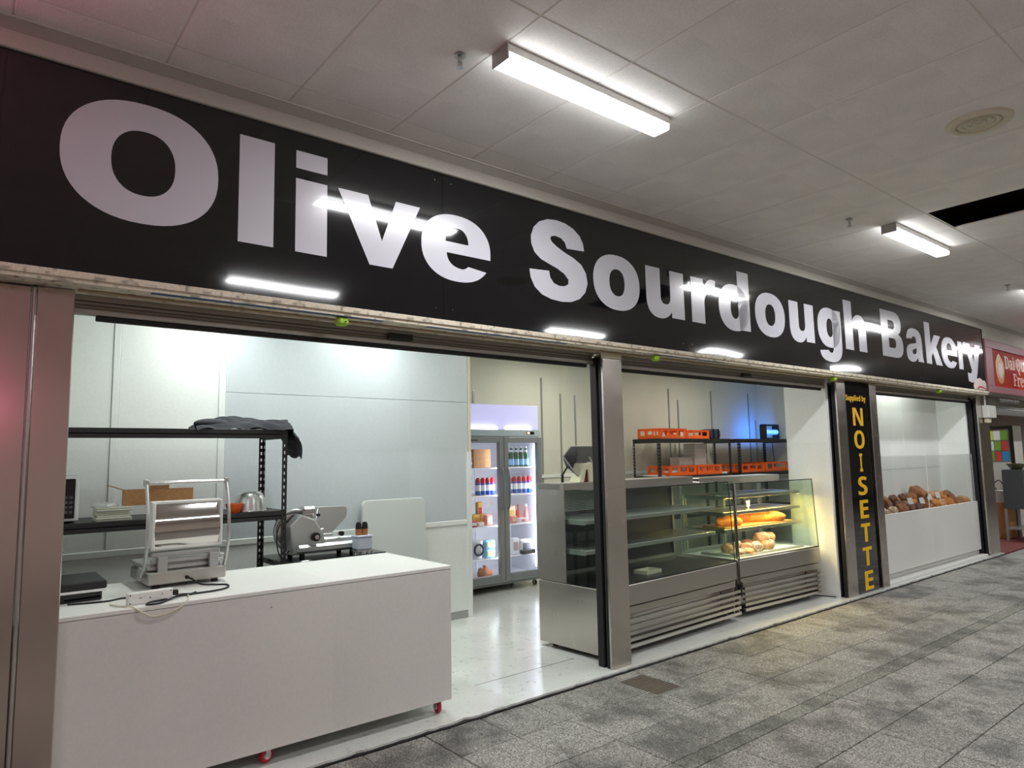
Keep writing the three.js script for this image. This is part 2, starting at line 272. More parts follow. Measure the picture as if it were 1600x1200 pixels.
// ---------------------------------------------------------------- the shop shell
{
  const jag = []; for (let x = .3; x < 12.46; x += .045) jag.push([x, -.002 + rr(-.006, .006) + (rnd() > .93 ? -.012 : 0)]);
  const sh = new THREE.Shape(); sh.moveTo(.3, 4.0); jag.forEach(([x, z]) => sh.lineTo(x, -z)); sh.lineTo(12.46, 4.0);
  const sl = struct('floor', ext(sh, .05).rotateX(-Math.PI / 2).translate(0, -.03, 0), M.slab, 'white painted concrete floor of the shop');
  const gp = []; for (let x = .3; x <= 12.46; x += .06) gp.push([x, .016 + rr(-.006, .008)]);
  const gs = new THREE.Shape(); gs.moveTo(.3, .06); gp.forEach(([x, z]) => gs.lineTo(x, -z)); gs.lineTo(12.46, .06);
  part('edge_sealant', ext(gs, .02).rotateX(-Math.PI / 2).translate(0, -.0125, 0), M.rubber, sl);
  part('floor_joint', box(2.9, 3.86, .0196, .0206, -.46, -.455), M.blackMatte, sl);
  struct('ceiling', box(.1, 12.1, 3.0, 3.12, -4.1, -.22), M.wall, 'white ceiling inside the shop');
  struct('wall_left', box(.1, .2, 0, 3.0, -4.1, -.2), M.wall, 'white side wall behind the steel cladding');
  struct('wall_right', box(11.85, 11.97, 0, 3.0, -3.63, -.69), M.wallWarm, 'white side wall at the end of the back room');
  // partition behind the counter
  const pw = struct('wall_partition', box(.2, 4.1, .02, 3.0, -2.27, -2.19), M.wall, 'white panelled partition behind the white counter');
  for (const [a, b, y0, y1, m] of [[.2, .875, .985, 3, M.wall], [.925, 1.63, .985, 3, M.wall], [.2, 1.655, .02, .93, M.wall], [1.685, 4.085, 2.166, 3, M.wallCool], [1.685, 4.085, .985, 2.162, M.wallCool], [1.66, 4.085, .09, .93, M.wall]])
    part('wall_panel', box(a, b, y0, y1, -2.195, -2.182, .002), m, pw);
  part('batten', box(.877, .923, .985, 3, -2.195, -2.174, .003), M.wall, pw); part('batten', box(1.632, 1.683, .985, 3, -2.195, -2.174, .003), M.wall, pw);
  part('chair_rail', box(.2, 4.06, .932, .982, -2.195, -2.168, .006), M.wall, pw);
  part('corner_strip', box(4.062, 4.118, 0.02, 1.66, -2.275, -2.168, .004), M.wall, pw); part('corner_strip', box(4.088, 4.118, 1.66, 3.0, -2.275, -2.172, .004), M.cream, pw);
  part('kick_strip', box(1.66, 4.06, .021, .088, -2.195, -2.178), M.alu, pw);
  // back wall with slotted shelf standards
  const bw = struct('wall_back', box(.2, 11.97, 0, 3.0, -3.75, -3.63), M.wallWarm, 'cream back wall with slotted shelf standards');
  part('back_rail', box(4.3, 11.8, 1.30, 1.345, -3.635, -3.615, .004), M.wall, bw);
  for (const [x, y0, y1] of [[5.2, .3, 2.46], [6.37, .3, 2.7], [6.73, .3, 2.49], [7.02, .3, 2.48], [9.18, .3, 2.68], [9.42, .3, 2.5], [10.36, .3, 2.69], [11.53, .3, 2.7], [11.75, .3, 2.2]]) {
    const st = part('shelf_standard', [box(x - .013, x - .005, y0, y1, -3.631, -3.618), box(x + .005, x + .013, y0, y1, -3.631, -3.618), box(x - .006, x + .006, y0, y1, -3.631, -3.628)], M.alu, bw);
  }
  struct('wall_return', box(7.53, 7.6, .02, 3.0, -.6, -.14), M.wall, 'short white return wall beside the lit display case');
  struct('wall_side', box(11.94, 12.0, .02, 3.0, -.68, -.2), M.wall, 'white end wall of the bread niche');
  const b3 = struct('wall_niche', box(7.6, 11.94, .02, 3.0, -.68, -.61), M.wall, 'white niche wall behind the bread counter');
  for (const [a, b, y0, y1] of [[7.6, 10.655, 1.33, 3], [10.661, 11.94, 1.33, 3], [7.6, 11.94, .02, 1.325]]) part('wall_panel', box(a, b, y0, y1, -.612, -.6, .002), M.wall, b3);
}
// interior batten lamps (above the header, out of sight)
[[1.55, -2.02, -.8], [2.95, -2.02, -.8], [6.2, -3.0, -1.8], [9.4, -2.7, -1.5], [4.9, -1.6, -.4]].forEach(([x, z0, z1], i) => {
  const t = thing('shop_light', ['batten light over the black shelf rack inside', 'batten light over the slicer inside', 'batten light before the drinks fridge', 'batten light over the orange crates', 'batten light over the display case'][i], 'light', [x, 2.93, (z0 + z1) / 2], 0, 'batten lights inside the shop');
  const L = z1 - z0; part('body', box(-.04, .04, .03, .07, -L / 2, L / 2, .004), M.white, t); part('diffuser', box(-.035, .035, 0, .03, -L / 2 + .01, L / 2 - .01, .008), glowShop, t);
  areaLight(t, .06, L - .04, i > 1 ? new THREE.Color(1, .96, .87) : cShop, SHOP * [1, 1, 1.0, 1.15, .7][i], [0, -.004, 0], [0, -2, .0001]);
});
{
  const t = thing('niche_light', 'batten light over the bread niche', 'light', [10.2, 2.9, -.36]);
  part('body', box(-.6, .6, .03, .07, -.04, .04, .004), M.white, t); part('diffuser', box(-.59, .59, 0, .03, -.035, .035, .008), glowShop, t);
  areaLight(t, 1.16, .06, cShop, SHOP * .55, [0, -.004, 0], [0, -2, 0]);
}

// ---------------------------------------------------------------- the big sign
{
  const t = thing('shop_sign', 'long black gloss fascia sign reading Olive Sourdough Bakery in white letters', 'sign', [0, 0, 0]);
  const joints = [-.125, 2.316, 4.759, 7.212, 9.655, 12.02], tilt = [.0045, .005, .006, .005, .004];
  for (let i = 0; i < 5; i++) {
    const a = joints[i] + .0012, b = joints[i + 1] - .0012, g = new THREE.BoxGeometry(b - a, .945, .006, 30, 12, 1), p = g.attributes.position;
    for (let k = 0; k < p.count; k++) { const x = p.getX(k) + (a + b) / 2, y = p.getY(k); p.setZ(k, p.getZ(k) + .00045 * Math.sin(x * 3.9 + i * 2 + Math.sin(y * 4)) + .00035 * Math.sin(x * 7.1 + y * 3 + i) * (i > 1 ? 1.5 : .6) - y * tilt[i]); }
    g.computeVertexNormals(); part('sign_panel', g.translate((a + b) / 2, 2.924, .077), M.signBlack, t);
    for (const xx of [a + .06, b - .06]) for (const yy of [2.52, 3.34]) part('screw', cyl(.004, .003, .003, 0, 0, 0, 8).rotateX(Math.PI / 2).translate(xx, yy, .082 - (yy - 2.924) * tilt[i]), M.steelBright, t);
  }
  part('side_edge', box(12.02, 12.034, 2.45, 3.4, .05, .084), M.black, t);
  const el = (cx, cy, rx, ry, a0, a1, n = 28, e = 2.25) => Array.from({ length: n + 1 }, (_, i) => { const q = (a0 + (a1 - a0) * i / n) * Math.PI / 180, c = Math.cos(q), s = Math.sin(q); return [cx + rx * Math.sign(c) * Math.abs(c) ** (2 / e), cy + ry * Math.sign(s) * Math.abs(s) ** (2 / e)]; });
  const ring = (cx, cy, rx, ry, hx, hy, ox = 0) => path(el(cx, cy, rx, ry, 0, 360, 56), [el(cx + ox, cy, hx, hy, 0, -360, 40)]);
  const G = {
    O: () => [ring(.337, .296, .337, .294, .137, .158)], l: () => [path([[0, 0], [.18, 0], [.18, .573], [0, .573]])],
    i: () => [path([[0, 0], [.18, 0], [.18, .411], [0, .411]]), path([[0, .469], [.18, .469], [.18, .569], [0, .569]])],
    v: () => [path([[.197, 0], [.347, 0], [.538, .414], [.37, .414], [.277, .153], [.187, .414], [0, .414]])],
    e: () => [path([[.53, .168], ...el(.265, .205, .265, .216, -6, 328, 60), [.35, .098], [.3, .074, .33, .078], [.185, .168, .19, .08]], [[...el(.265, .24, .088, .098, 180, 0, 16)]])],
    S: () => [path([[.544, .388], [.535, .444], [.501, .499], [.436, .541], [.357, .566], [.27, .572], [.185, .562], [.108, .53], [.055, .48], [.028, .414], [.029, .357], [.057, .299], [.115, .258], [.19, .236], [.266, .215], [.335, .185], [.377, .147], [.372, .113], [.332, .093], [.285, .089], [.231, .102], [.199, .137], [.188, .185], [.007, .173], [.015, .115], [.05, .052], [.115, .005], [.205, -.018], [.305, -.024], [.4, -.013], [.482, .019], [.542, .075], [.569, .145], [.556, .222], [.509, .281], [.428, .32], [.341, .346], [.271, .375], [.222, .403], [.208, .427], [.22, .444], [.258, .454], [.313, .447], [.352, .42], [.369, .378]])],
    o: () => [ring(.261, .202, .261, .217, .087, .106)],
    u: () => [path([[0, .4], [.178, .4], [.178, .16], [.24, .106, .18, .106], [.305, .17, .3, .106], [.305, .4], [.487, .4], [.487, 0], [.318, 0], [.318, .052], [.17, -.018, .265, -.018], [0, .15, 0, -.018]])],
    r: () => [path([[0, 0], [.186, 0], [.186, .19], [.285, .278, .196, .285], [.336, .27], [.365, .404], [.186, .315, .235, .436], [.176, .398], [0, .398]])],
    d: () => [ring(.235, .2, .235, .217, .066, .102, .012), path([[.318, 0], [.488, 0], [.488, .555], [.305, .555], [.305, .1]])],
    g: () => [ring(.235, .2, .235, .217, .066, .102, .012), path([[.305, .3], [.32, .404], [.49, .404], [.49, .02], [.25, -.172, .49, -.172], [.02, -.06, .03, -.172], [.195, -.045], [.25, -.072, .205, -.07], [.305, .01, .305, -.072]])],
    h: () => [path([[0, 0], [.18, 0], [.18, .22], [.245, .302, .18, .3], [.31, .22, .31, .302], [.31, 0], [.492, 0], [.492, .25], [.335, .42, .492, .42], [.18, .335, .235, .42], [.18, .558], [0, .558]])],
    B: () => [path([[0, 0], [.36, 0], [.585, .16, .59, 0], [.46, .295, .58, .275], [.555, .43, .555, .325], [.35, .57, .555, .57], [0, .57]], [[[.19, .115], [.19, .235], [.315, .235], [.385, .175, .385, .235], [.315, .115, .385, .115]], [[.19, .345], [.19, .455], [.295, .455], [.36, .4, .36, .455], [.295, .345, .36, .345]]])],
    a: () => [path([[.018, .275], [.19, .29], [.25, .32, .205, .32], [.315, .262, .315, .32], [.315, .24], [.18, .222, .25, .228], [0, .105, 0, .2], [.155, -.014, 0, -.014], [.33, .05, .27, -.014], [.345, 0], [.525, 0], [.492, .11, .495, .03], [.492, .27], [.255, .425, .492, .425], [.018, .275, .04, .425]], [[[.315, .172], [.225, .153, .26, .163], [.18, .112, .18, .145], [.225, .088, .185, .088], [.315, .172, .315, .088]]])],
    k: () => [path([[0, 0], [.18, 0], [.18, .1], [.238, .155], [.335, 0], [.555, 0], [.368, .245], [.545, .405], [.32, .405], [.18, .265], [.18, .555], [0, .555]])],
    y: () => [path([[0, .405], [.195, .405], [.305, .14], [.4, .405], [.588, .405], [.405, -.03], [.18, -.17, .345, -.17], [.06, -.155], [.045, -.03], [.13, -.04], [.21, .012, .195, -.04]])],
  };
  const W = { O: .674, l: .18, i: .18, v: .538, e: .53, S: .569, o: .522, u: .487, r: .365, d: .488, g: .49, h: .492, B: .585, a: .525, k: .555, y: .588 };
  for (const [c, a, b] of [['O', .289, .963], ['l', 1.065, 1.247], ['i', 1.365, 1.545], ['v', 1.609, 2.147], ['e', 2.155, 2.685], ['S', 3.016, 3.587], ['o', 3.651, 4.172], ['u', 4.253, 4.740], ['r', 4.842, 5.205], ['d', 5.241, 5.732], ['o', 5.823, 6.351], ['u', 6.440, 6.925], ['g', 7.004, 7.52], ['h', 7.607, 8.125], ['B', 8.535, 9.131], ['a', 9.224, 9.751], ['k', 9.836, 10.373], ['e', 10.37, 10.939], ['r', 10.98, 11.30], ['y', 11.244, 11.88]]) {
    const s = (b - a) / W[c], i = joints.findIndex((q) => q > a) - 1, g = G[c]().map((sh) => { const q = ext(sh, .0016, 0, 8); q.scale(s, 1, 1).translate(a, 2.72, 0); const p = q.attributes.position; for (let k = 0; k < p.count; k++) p.setZ(k, p.getZ(k) + .0806 - (p.getY(k) - 2.924) * tilt[i]); return q; });
    g.forEach((q) => q.computeVertexNormals()); part('letter_' + c.toLowerCase(), g, M.letter, t);
  }
  const puff = part('printed_motif', ext(path([[11.49, 2.462], [11.55, 2.57, 11.45, 2.53], [11.68, 2.62, 11.58, 2.63], [11.86, 2.60, 11.77, 2.66], [12.01, 2.56, 11.96, 2.63], [12.01, 2.462]]), .0015).translate(0, 0, .0845), std({ color: 0xe8d8d2, roughness: .25, clearcoat: .5 }), t);
  part('motif_stripe', ext(path([[11.62, 2.475], [11.8, 2.515, 11.66, 2.52], [12.0, 2.48, 11.95, 2.51], [12.0, 2.463], [11.8, 2.49, 11.9, 2.49], [11.66, 2.465, 11.7, 2.49]]), .001).translate(0, 0, .0861), M.red, puff);
}
// ledge under the sign
{
  const t = struct('trim_2', box(-.5, 12.06, 2.418, 2.45, .03, .1, .003), M.timber, 'worn pale timber edge under the black sign');
  const brown = std({ color: 0x9b8668, roughness: .7 });
  part('soffit_board', [box(-.5, 2.62, 2.4, 2.4185, -.22, .088), box(2.622, 6.3, 2.4, 2.4185, -.22, .088), box(6.302, 12.06, 2.4, 2.4185, -.22, .088)], M.timber, t);
  part('cover_strip', box(.4, 12.0, 2.39, 2.4, -.05, -.02, .002), brown, t);
  [[.68, 1.9, 'long strip of blue masking tape under the sign before the lime tag'], [2.2, 3.37, 'strip of blue masking tape under the sign before the steel post'], [4.36, 5.3, 'strip of blue masking tape under the sign past the steel post']].forEach(([a, b, l]) => one('masking_tape', l, 'tape', box(a, b, 2.3975, 2.3998, .05, .086), M.tape, [0, 0, 0], 0, 'blue masking tapes'));
  [[1.655, 'over the first opening'], [4.38, 'just past the steel post'], [7.35, 'above the yellow lettering'], [10.26, 'above the bread counter']].forEach(([x, l]) => {
    const g = thing('foam_clip', 'lime green foam clip under the sign ' + l, 'clip', [x, 2.35, .045], 0, 'lime foam clips'); part('foam_block', box(-.033, .033, 0, .048, -.03, .03, .012), M.lime, g); part('pin', cyl(.004, .004, .004, 0, 0, 0, 8).rotateX(Math.PI / 2).translate(.008, .02, .032), M.blackMatte, g);
  });
}
// roller shutters, rolled up
[[.39, 3.86, 2.345, 'rolled up steel shutter over the counter opening'], [4.08, 7.53, 2.335, 'rolled up steel shutter over the display cases'], [8.55, 11.97, 2.345, 'rolled up steel shutter over the bread counter']].forEach(([a, b, y, l], i) => {
  const t = thing('roller_shutter', l, 'shutter', [0, y, -.17], 0, 'roller shutters');
  part('guard_plate', box(a, b, .03, .062, -.03, .03, .002), M.shutter, t);
  for (let k = 0; k < 2; k++) part('slat', tube([[a, .022 - k * .02, .0], [(a + b) / 2, .022 - k * .02, .0], [b, .022 - k * .02, .0]], .0125, 4, 8), M.shutter, t);
  part('bottom_rail', box(a, b, -.036, -.006, -.022, .024, .004), M.shutter, t);
  part('rubber_seal', [box(a + (i === 2 ? .3 : .1), b - .06, -.062, -.036, -.014, .012, .004)], M.rubber, t);
  if (i < 2) part('lock_box', box([2.05, 5.9][i], [2.22, 6.04][i], -.004, .034, .024, .045, .004), M.black, t);
});
// ---------------------------------------------------------------- pillars
function guide(o, x, dir) {
  part('shutter_guide', [box(Math.min(x, x + dir * .014), Math.max(x, x + dir * .014), .02, 2.36, -.105, -.074), box(Math.min(x, x + dir * .02), Math.max(x, x + dir * .02), .02, 2.36, -.19, -.128)], M.rubber, o);
  part('guide_lip', box(Math.min(x, x - dir * .006), Math.max(x, x - dir * .006), .02, 2.34, -.127, -.106), M.alu, o);
}
{
  const l = thing('steel_cladding', 'brushed steel wall cladding with one upright seam', 'cladding', [0, 0, 0]);
  part('panel', box(-.9, .226, .0, 2.392, -.12, -.052, .003), M.cladding, l); part('panel', box(.246, .39, 0.0, 2.398, -.12, -.05, .004), M.cladding, l); part('seam_bead', box(.228, .244, 0, 2.392, -.12, -.044, .004), M.steelBright, l);
  const p = thing('steel_post', 'slim brushed steel post between the counter and the display cases', 'post', [3.86, .02, 0], 0);
  part('face_plate', box(0, .215, 0, 2.33, -.072, -.05, .003), M.steelV, p); part('top_plate', box(.002, .212, 2.332, 2.38, -.07, -.046, .002), M.cream, p); part('core', box(.02, .197, 0, 2.36, -.2, -.072), M.steelV, p);
  part('base_plate', box(-.004, .219, -.02, -.001, -.075, -.03), M.steelV, p); part('bolt', [cyl(.006, .006, .006, .2, 2.31, -.048, 8), cyl(.006, .006, .01, .01, 2.3, -.05, 8)], M.steelBright, p);
  const gd = new THREE.Group(); p.add(gd); gd.name = 'guide_channel'; gd.position.y = -.02; guide(gd, .02, -1);
  const q = thing('sign_pillar', 'steel pillar carrying the black board with yellow letters', 'pillar', [0, 0, 0]);
  part('column_plate', box(7.59, 7.795, .0, 2.395, -.2, -.05, .004), M.steelV, q); part('column_plate', box(8.375, 8.545, 0, 2.395, -.2, -.035, .004), M.steelV, q); part('backing', box(7.795, 8.375, 0, 2.395, -.2, -.09), M.blackMatte, q);
  const ga = new THREE.Group(); q.add(ga); ga.name = 'guide_channel'; guide(ga, 7.59, -1);
  const board = thing('vertical_sign', 'narrow black board with yellow letters spelling NOISETTE down it', 'sign', [0, 0, 0]);
  part('board', box(7.80, 8.33, .012, 2.285, -.088, -.06, .002), M.signBlack, board);
  part('lettering', textGeo('Supplied by', font, .062, 7.815, 8.305, 2.17, -.0598), M.yellow, board);
  [...'NOISETTE'].forEach((c, k) => { const y = 1.885 - k * .2625, w = { N: .25, O: .25, I: .07, S: .22, E: .205, T: .225 }[c], cx = 8.083; part('letter_' + c.toLowerCase(), textGeo(c, font, .205, cx - w / 2, cx + w / 2, y, -.0598), M.yellow, board); });
  const r = thing('end_pillar', 'brushed steel end pillar beside the red neighbouring sign', 'pillar', [0, 0, 0]);
  part('column_plate', box(12.0, 12.16, 0, 2.395, -.2, -.05, .004), M.steelV, r); part('column_plate', box(12.166, 12.47, 0, 2.395, -.2, -.055, .004), M.steelV, r);
  const gb = new THREE.Group(); r.add(gb); gb.name = 'guide_channel'; guide(gb, 12.0, -1);
  const j = thing('junction_box', 'white electrical junction box high on the end pillar', 'box', [12.18, 2.06, -.054]);
  part('box_body', box(0, .34, 0, .19, 0, .09, .008), M.white, j); part('conduit', rod([.03, .19, .04], [.03, .34, .04], .011, 8), M.white, j); part('outlet', box(.03, .19, -.075, -.002, .01, .06, .008), M.cream, j);
}
{
  const t = thing('drain_grate', 'square metal drain grate set in the paving', 'grate', [3.727, -.006, .107]);
  const rust = std({ color: 0x948a7e, metalness: .6, roughness: .55 });
  part('frame', [box(0, .286, -.01, .005, 0, .012), box(0, .286, -.01, .005, .364, .376), box(0, .012, -.01, .005, .012, .364), box(.274, .286, -.01, .005, .012, .364)], M.alu, t);
  for (let k = 0; k < 14; k++) part('bar', box(.012, .274, -.004, .004, .027 + k * .0245, .033 + k * .0245, .001), rust, t);
  part('pit', box(.01, .276, -.018, -.016, .01, .366), std({ color: 0x4d443c, roughness: .9 }), t);
}

// ---------------------------------------------------------------- white counter on castors
function caster(parent, x, z, s = 1, red = true, turn = .5) {
  const c = new THREE.Group(); c.name = 'caster'; c.position.set(x, 0, z); c.rotation.y = turn; c.scale.setScalar(s); parent.add(c);
  part('wheel', [lathe([[.001, -.012], [.03, -.012], [.037, -.009], [.037, .009], [.03, .012], [.001, .012]], 24).rotateZ(Math.PI / 2).translate(0, .037, .0)], red ? M.red : M.blackMatte, c);
  part('hub', [cyl(.02, .02, .028, 0, -.014, 0, 18).rotateZ(Math.PI / 2).translate(0, .037, 0)], M.white, c);
  part('fork', [box(-.019, -.0155, .032, .076, -.016, .012), box(.0155, .019, .032, .076, -.016, .012), box(-.019, .019, .074, .08, -.02, .016, .002), cyl(.006, .006, .042, 0, -.021, 0, 10).rotateZ(Math.PI / 2).translate(0, .037, 0)], M.alu, c);
  return c;
}
{
  const t = thing('service_counter', 'long white laminate counter on red castors', 'counter', [0, .02, 0]);
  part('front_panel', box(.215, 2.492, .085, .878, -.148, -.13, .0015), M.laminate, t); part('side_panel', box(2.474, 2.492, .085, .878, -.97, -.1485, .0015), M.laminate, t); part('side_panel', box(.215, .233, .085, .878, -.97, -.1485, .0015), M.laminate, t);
  part('worktop', box(.212, 2.495, .88, .9, -.975, -.127, .002), M.white, t); part('bottom_board', box(.233, 2.474, .085, .103, -.97, -.1485), M.white, t);
  part('screw_cover', [cyl(.004, .004, .002, 0, 0, 0, 8).rotateX(Math.PI / 2).translate(1.35, .81, -.129), cyl(.003, .003, .002, 0, 0, 0, 8).rotateX(Math.PI / 2).translate(1.36, .3, -.129)], M.alu, t);
  for (const [x, z] of [[2.43, -.2], [1.36, -.2], [.4, -.2], [2.43, -.88], [1.36, -.88], [.4, -.88]]) caster(t, x, z, 1.05, true, .6 + x);
}
// ---------------------------------------------------------------- contact grill seen from the back
{
  const t = thing('contact_grill', 'steel contact grill with raised lid and loop handle on the counter', 'grill', [.84, .92, -.585], .03);
  part('base', box(0, .412, .022, .088, -.4, 0, .006), M.steelH, t);
  for (const [x, z] of [[.05, -.04], [.36, -.04], [.05, -.36], [.36, -.36]]) part('foot', cyl(.02, .016, .023, x, 0, z, 14), M.rubber, t);
  part('lower_plate', [box(.01, .402, .09, .118, -.39, -.06, .006), box(-.006, .418, .112, .126, -.4, -.07, .004)], M.alu, t);
  for (const x of [.055, .325]) part('hinge_bracket', box(x, x + .05, .07, .165, -.05, -.018, .003), M.alu, t);
  part('hinge_bar', [box(.03, .39, .126, .152, -.09, -.05, .006), box(.03, .39, .16, .188, -.085, -.045, .006), rod([.02, .205, -.06], [.395, .205, -.06], .012, 12)], M.alu, t);
  // curved mirror lid with white edge frame
  const lid = []; const seg = 14, zAt = (q) => -.05 + .028 * Math.sin(q * Math.PI) - q * .03;
  const lg = new THREE.PlaneGeometry(.35, .235, 2, seg), p = lg.attributes.position; for (let k = 0; k < p.count; k++) { const q = (p.getY(k) + .1175) / .235; p.setZ(k, zAt(q)); } lg.computeVertexNormals();
  lid.push(lg.translate(.21, .2175 + .1175, 0));
  const L = part('lid', [box(.025, .395, .206, .465, -.13, -.088, .006)], M.alu, t); part('mirror_cover', lid, M.steelMirror, L);
  part('edge_frame', [box(.022, .04, .212, .462, -.11, -.036, .004), box(.38, .398, .212, .462, -.11, -.036, .004), box(.022, .398, .45, .468, -.11, -.066, .004), box(.022, .398, .204, .22, -.11, -.044, .004)], M.white, L);
  const arm = (x) => tube([[x, .05, -.09], [x, .1, -.04], [x, .22, .01], [x, .38, .015], [x, .5, -.015], [x, .578, -.05]], .0095, 24, 8).scale(1, 1, 1);
  const h = part('handle', [rod([-.012, .57, -.05], [.415, .57, -.05], .011, 14)], M.steelBright, t);
  part('handle_arm', [arm(-.012), box(-.024, 0, .555, .59, -.065, -.035, .004)], M.alu, h); part('handle_arm', [arm(.415), box(.403, .427, .555, .59, -.065, -.035, .004)], M.alu, h);
  part('pivot_bracket', [box(.398, .428, .06, .15, -.13, -.08, .004), box(-.024, .012, .04, .11, -.13, -.07, .004)], M.alu, t);
  part('switch_screw', [cyl(.004, .004, .004, 0, 0, 0, 8).rotateX(Math.PI / 2).translate(.235, .062, 0)], M.steelBright, t);
  const cord = part('cord', tube([[.2, .047, .006], [.215, .04, .03], [.25, .012, .07], [.31, .006, .11], [.36, .006, .16], [.34, .006, .25], [.27, .006, .3], [.14, .006, .31], [.06, .008, .34], [-.02, .006, .37], [-.08, .008, .40], [-.1, .006, .44], [-.055, .006, .45], [.0, .007, .40], [.08, .014, .33], [.14, .006, .3], [.17, .006, .27]], .0048, 120, 8), M.rubber, t);
  part('cord_grip', cyl(.011, .007, .02, 0, 0, 0, 12).rotateX(Math.PI / 2).translate(.2, .047, .0), M.rubber, cord);
}
{
  const t = thing('power_board', 'white power board standing on edge, its screwed back outwards', 'power board', [.682, .92, -.205], .1);
  part('body', box(0, .205, 0, .056, -.036, 0, .004), M.white, t);
  for (const [x, y] of [[.01, .008], [.01, .046], [.195, .008], [.195, .046]]) part('screw', cyl(.0032, .0032, .002, 0, 0, 0, 8).rotateX(Math.PI / 2).translate(x, y, 0), M.blackMatte, t);
  part('keyhole', [box(.05, .062, .028, .031, -.001, .001), cyl(.003, .003, .002, 0, 0, 0, 8).rotateX(Math.PI / 2).translate(.1, .026, 0), cyl(.0025, .0025, .002, 0, 0, 0, 8).rotateX(Math.PI / 2).translate(.155, .036, 0)], M.blackMatte, t);
  part('plug', [box(.205, .235, .018, .044, -.03, -.006, .004)], M.rubber, t);
  one('white_cable', 'thin white cord looping over the counter edge', 'cord', tube([[.62, .9245, -.28], [.655, .9245, -.19], [.69, .925, -.14], [.72, .905, -.118], [.77, .874, -.116], [.83, .876, -.116], [.9, .9, -.118], [.935, .9247, -.14], [.96, .9245, -.22], [.965, .9245, -.3], [.93, .9245, -.36], [.9, .9245, -.34]], .0036, 90, 8), M.cream);
  one('black_cable', 'thin black cord running from the till to the power board', 'cord', tube([[.46, .9265, -.42], [.55, .9247, -.4], [.63, .9247, -.39], [.7, .9247, -.42], [.74, .9247, -.38]], .0042, 40, 8), M.rubber);
  const c = thing('cash_drawer', 'low black till with a silver stripe beside the cladding', 'till', [.26, .92, -.82]);
  part('lower_body', box(0, .355, .0, .045, 0, .34, .006), M.blackGloss, c); part('stripe', box(-.002, .372, .045, .058, -.002, .36, .003), M.whiteGloss, c); part('upper_body', box(0, .372, .058, .098, 0, .358, .006), M.black, c);
}
// ---------------------------------------------------------------- slotted black racks
function slotPlate(w, h) { const holes = []; for (let y = .03; y < h - .04; y += .05) holes.push([[w * .35, y], [w * .65, y], [w * .65, y + .022], [w * .35, y + .022]]); return path([[0, 0], [w, 0], [w, h], [0, h]], holes); }
const postGeo = {};
function rackPost(h, sx, sz) {   // angle post, arms towards +sx and +sz
  const k = [h, sx, sz].join(); if (postGeo[k]) return postGeo[k];
  const a = ext(slotPlate(.038, h), .002), b = ext(slotPlate(.038, h), .002).rotateY(-Math.PI / 2); a.scale(sx, 1, 1); b.scale(1, 1, sz);
  if (sx < 0) flip(a); if (sz < 0) flip(b);
  return postGeo[k] = merge([a, b]);
}
function flip(g) { g = g.index ? g.toNonIndexed() : g; const p = g.attributes.position; for (let i = 0; i < p.count; i += 3) { const t = [p.getX(i), p.getY(i), p.getZ(i)]; p.setXYZ(i, p.getX(i + 1), p.getY(i + 1), p.getZ(i + 1)); p.setXYZ(i + 1, ...t); } g.computeVertexNormals(); return g; }
function rack(label, x0, x1, z0, z1, shelves, h = 1.83) {
  const t = thing('storage_rack', label, 'rack', [x0, .02, z1], 0, 'black slotted storage racks'), w = x1 - x0, d = z1 - z0; h -= .02;
  for (const [x, z, sx, sz] of [[0, 0, 1, -1], [w, 0, -1, -1], [0, -d, 1, 1], [w, -d, -1, 1]]) share('post', rackPost(h, sx, sz), M.black, t, [x, 0, z]);
  for (const y of shelves) {
    const s = part('shelf', box(.006, w - .006, y - .034, y - .022, -d + .006, -.006, .002), M.black, t);
    part('beam', [box(.003, w - .003, y - .085, y - .02, -.012, -.0025, .002), box(.003, w - .003, y - .058, y - .052, -.016, -.0025)], M.black, s); part('beam', box(.003, w - .003, y - .062, y - .02, -d + .0025, -d + .012, .002), M.black, s);
    for (const q of [.0025, w - .012]) part('beam', box(q, q + .0095, y - .085, y - .02, -d + .012, -.012), M.black, s);
  }
  return t;
}
rack('black slotted rack with two shelves behind the counter', .22, 1.905, -1.9, -1.4, [1.83, 1.242, .62]);
const SH = 1.2405;   // middle shelf top: y - .022 + .02
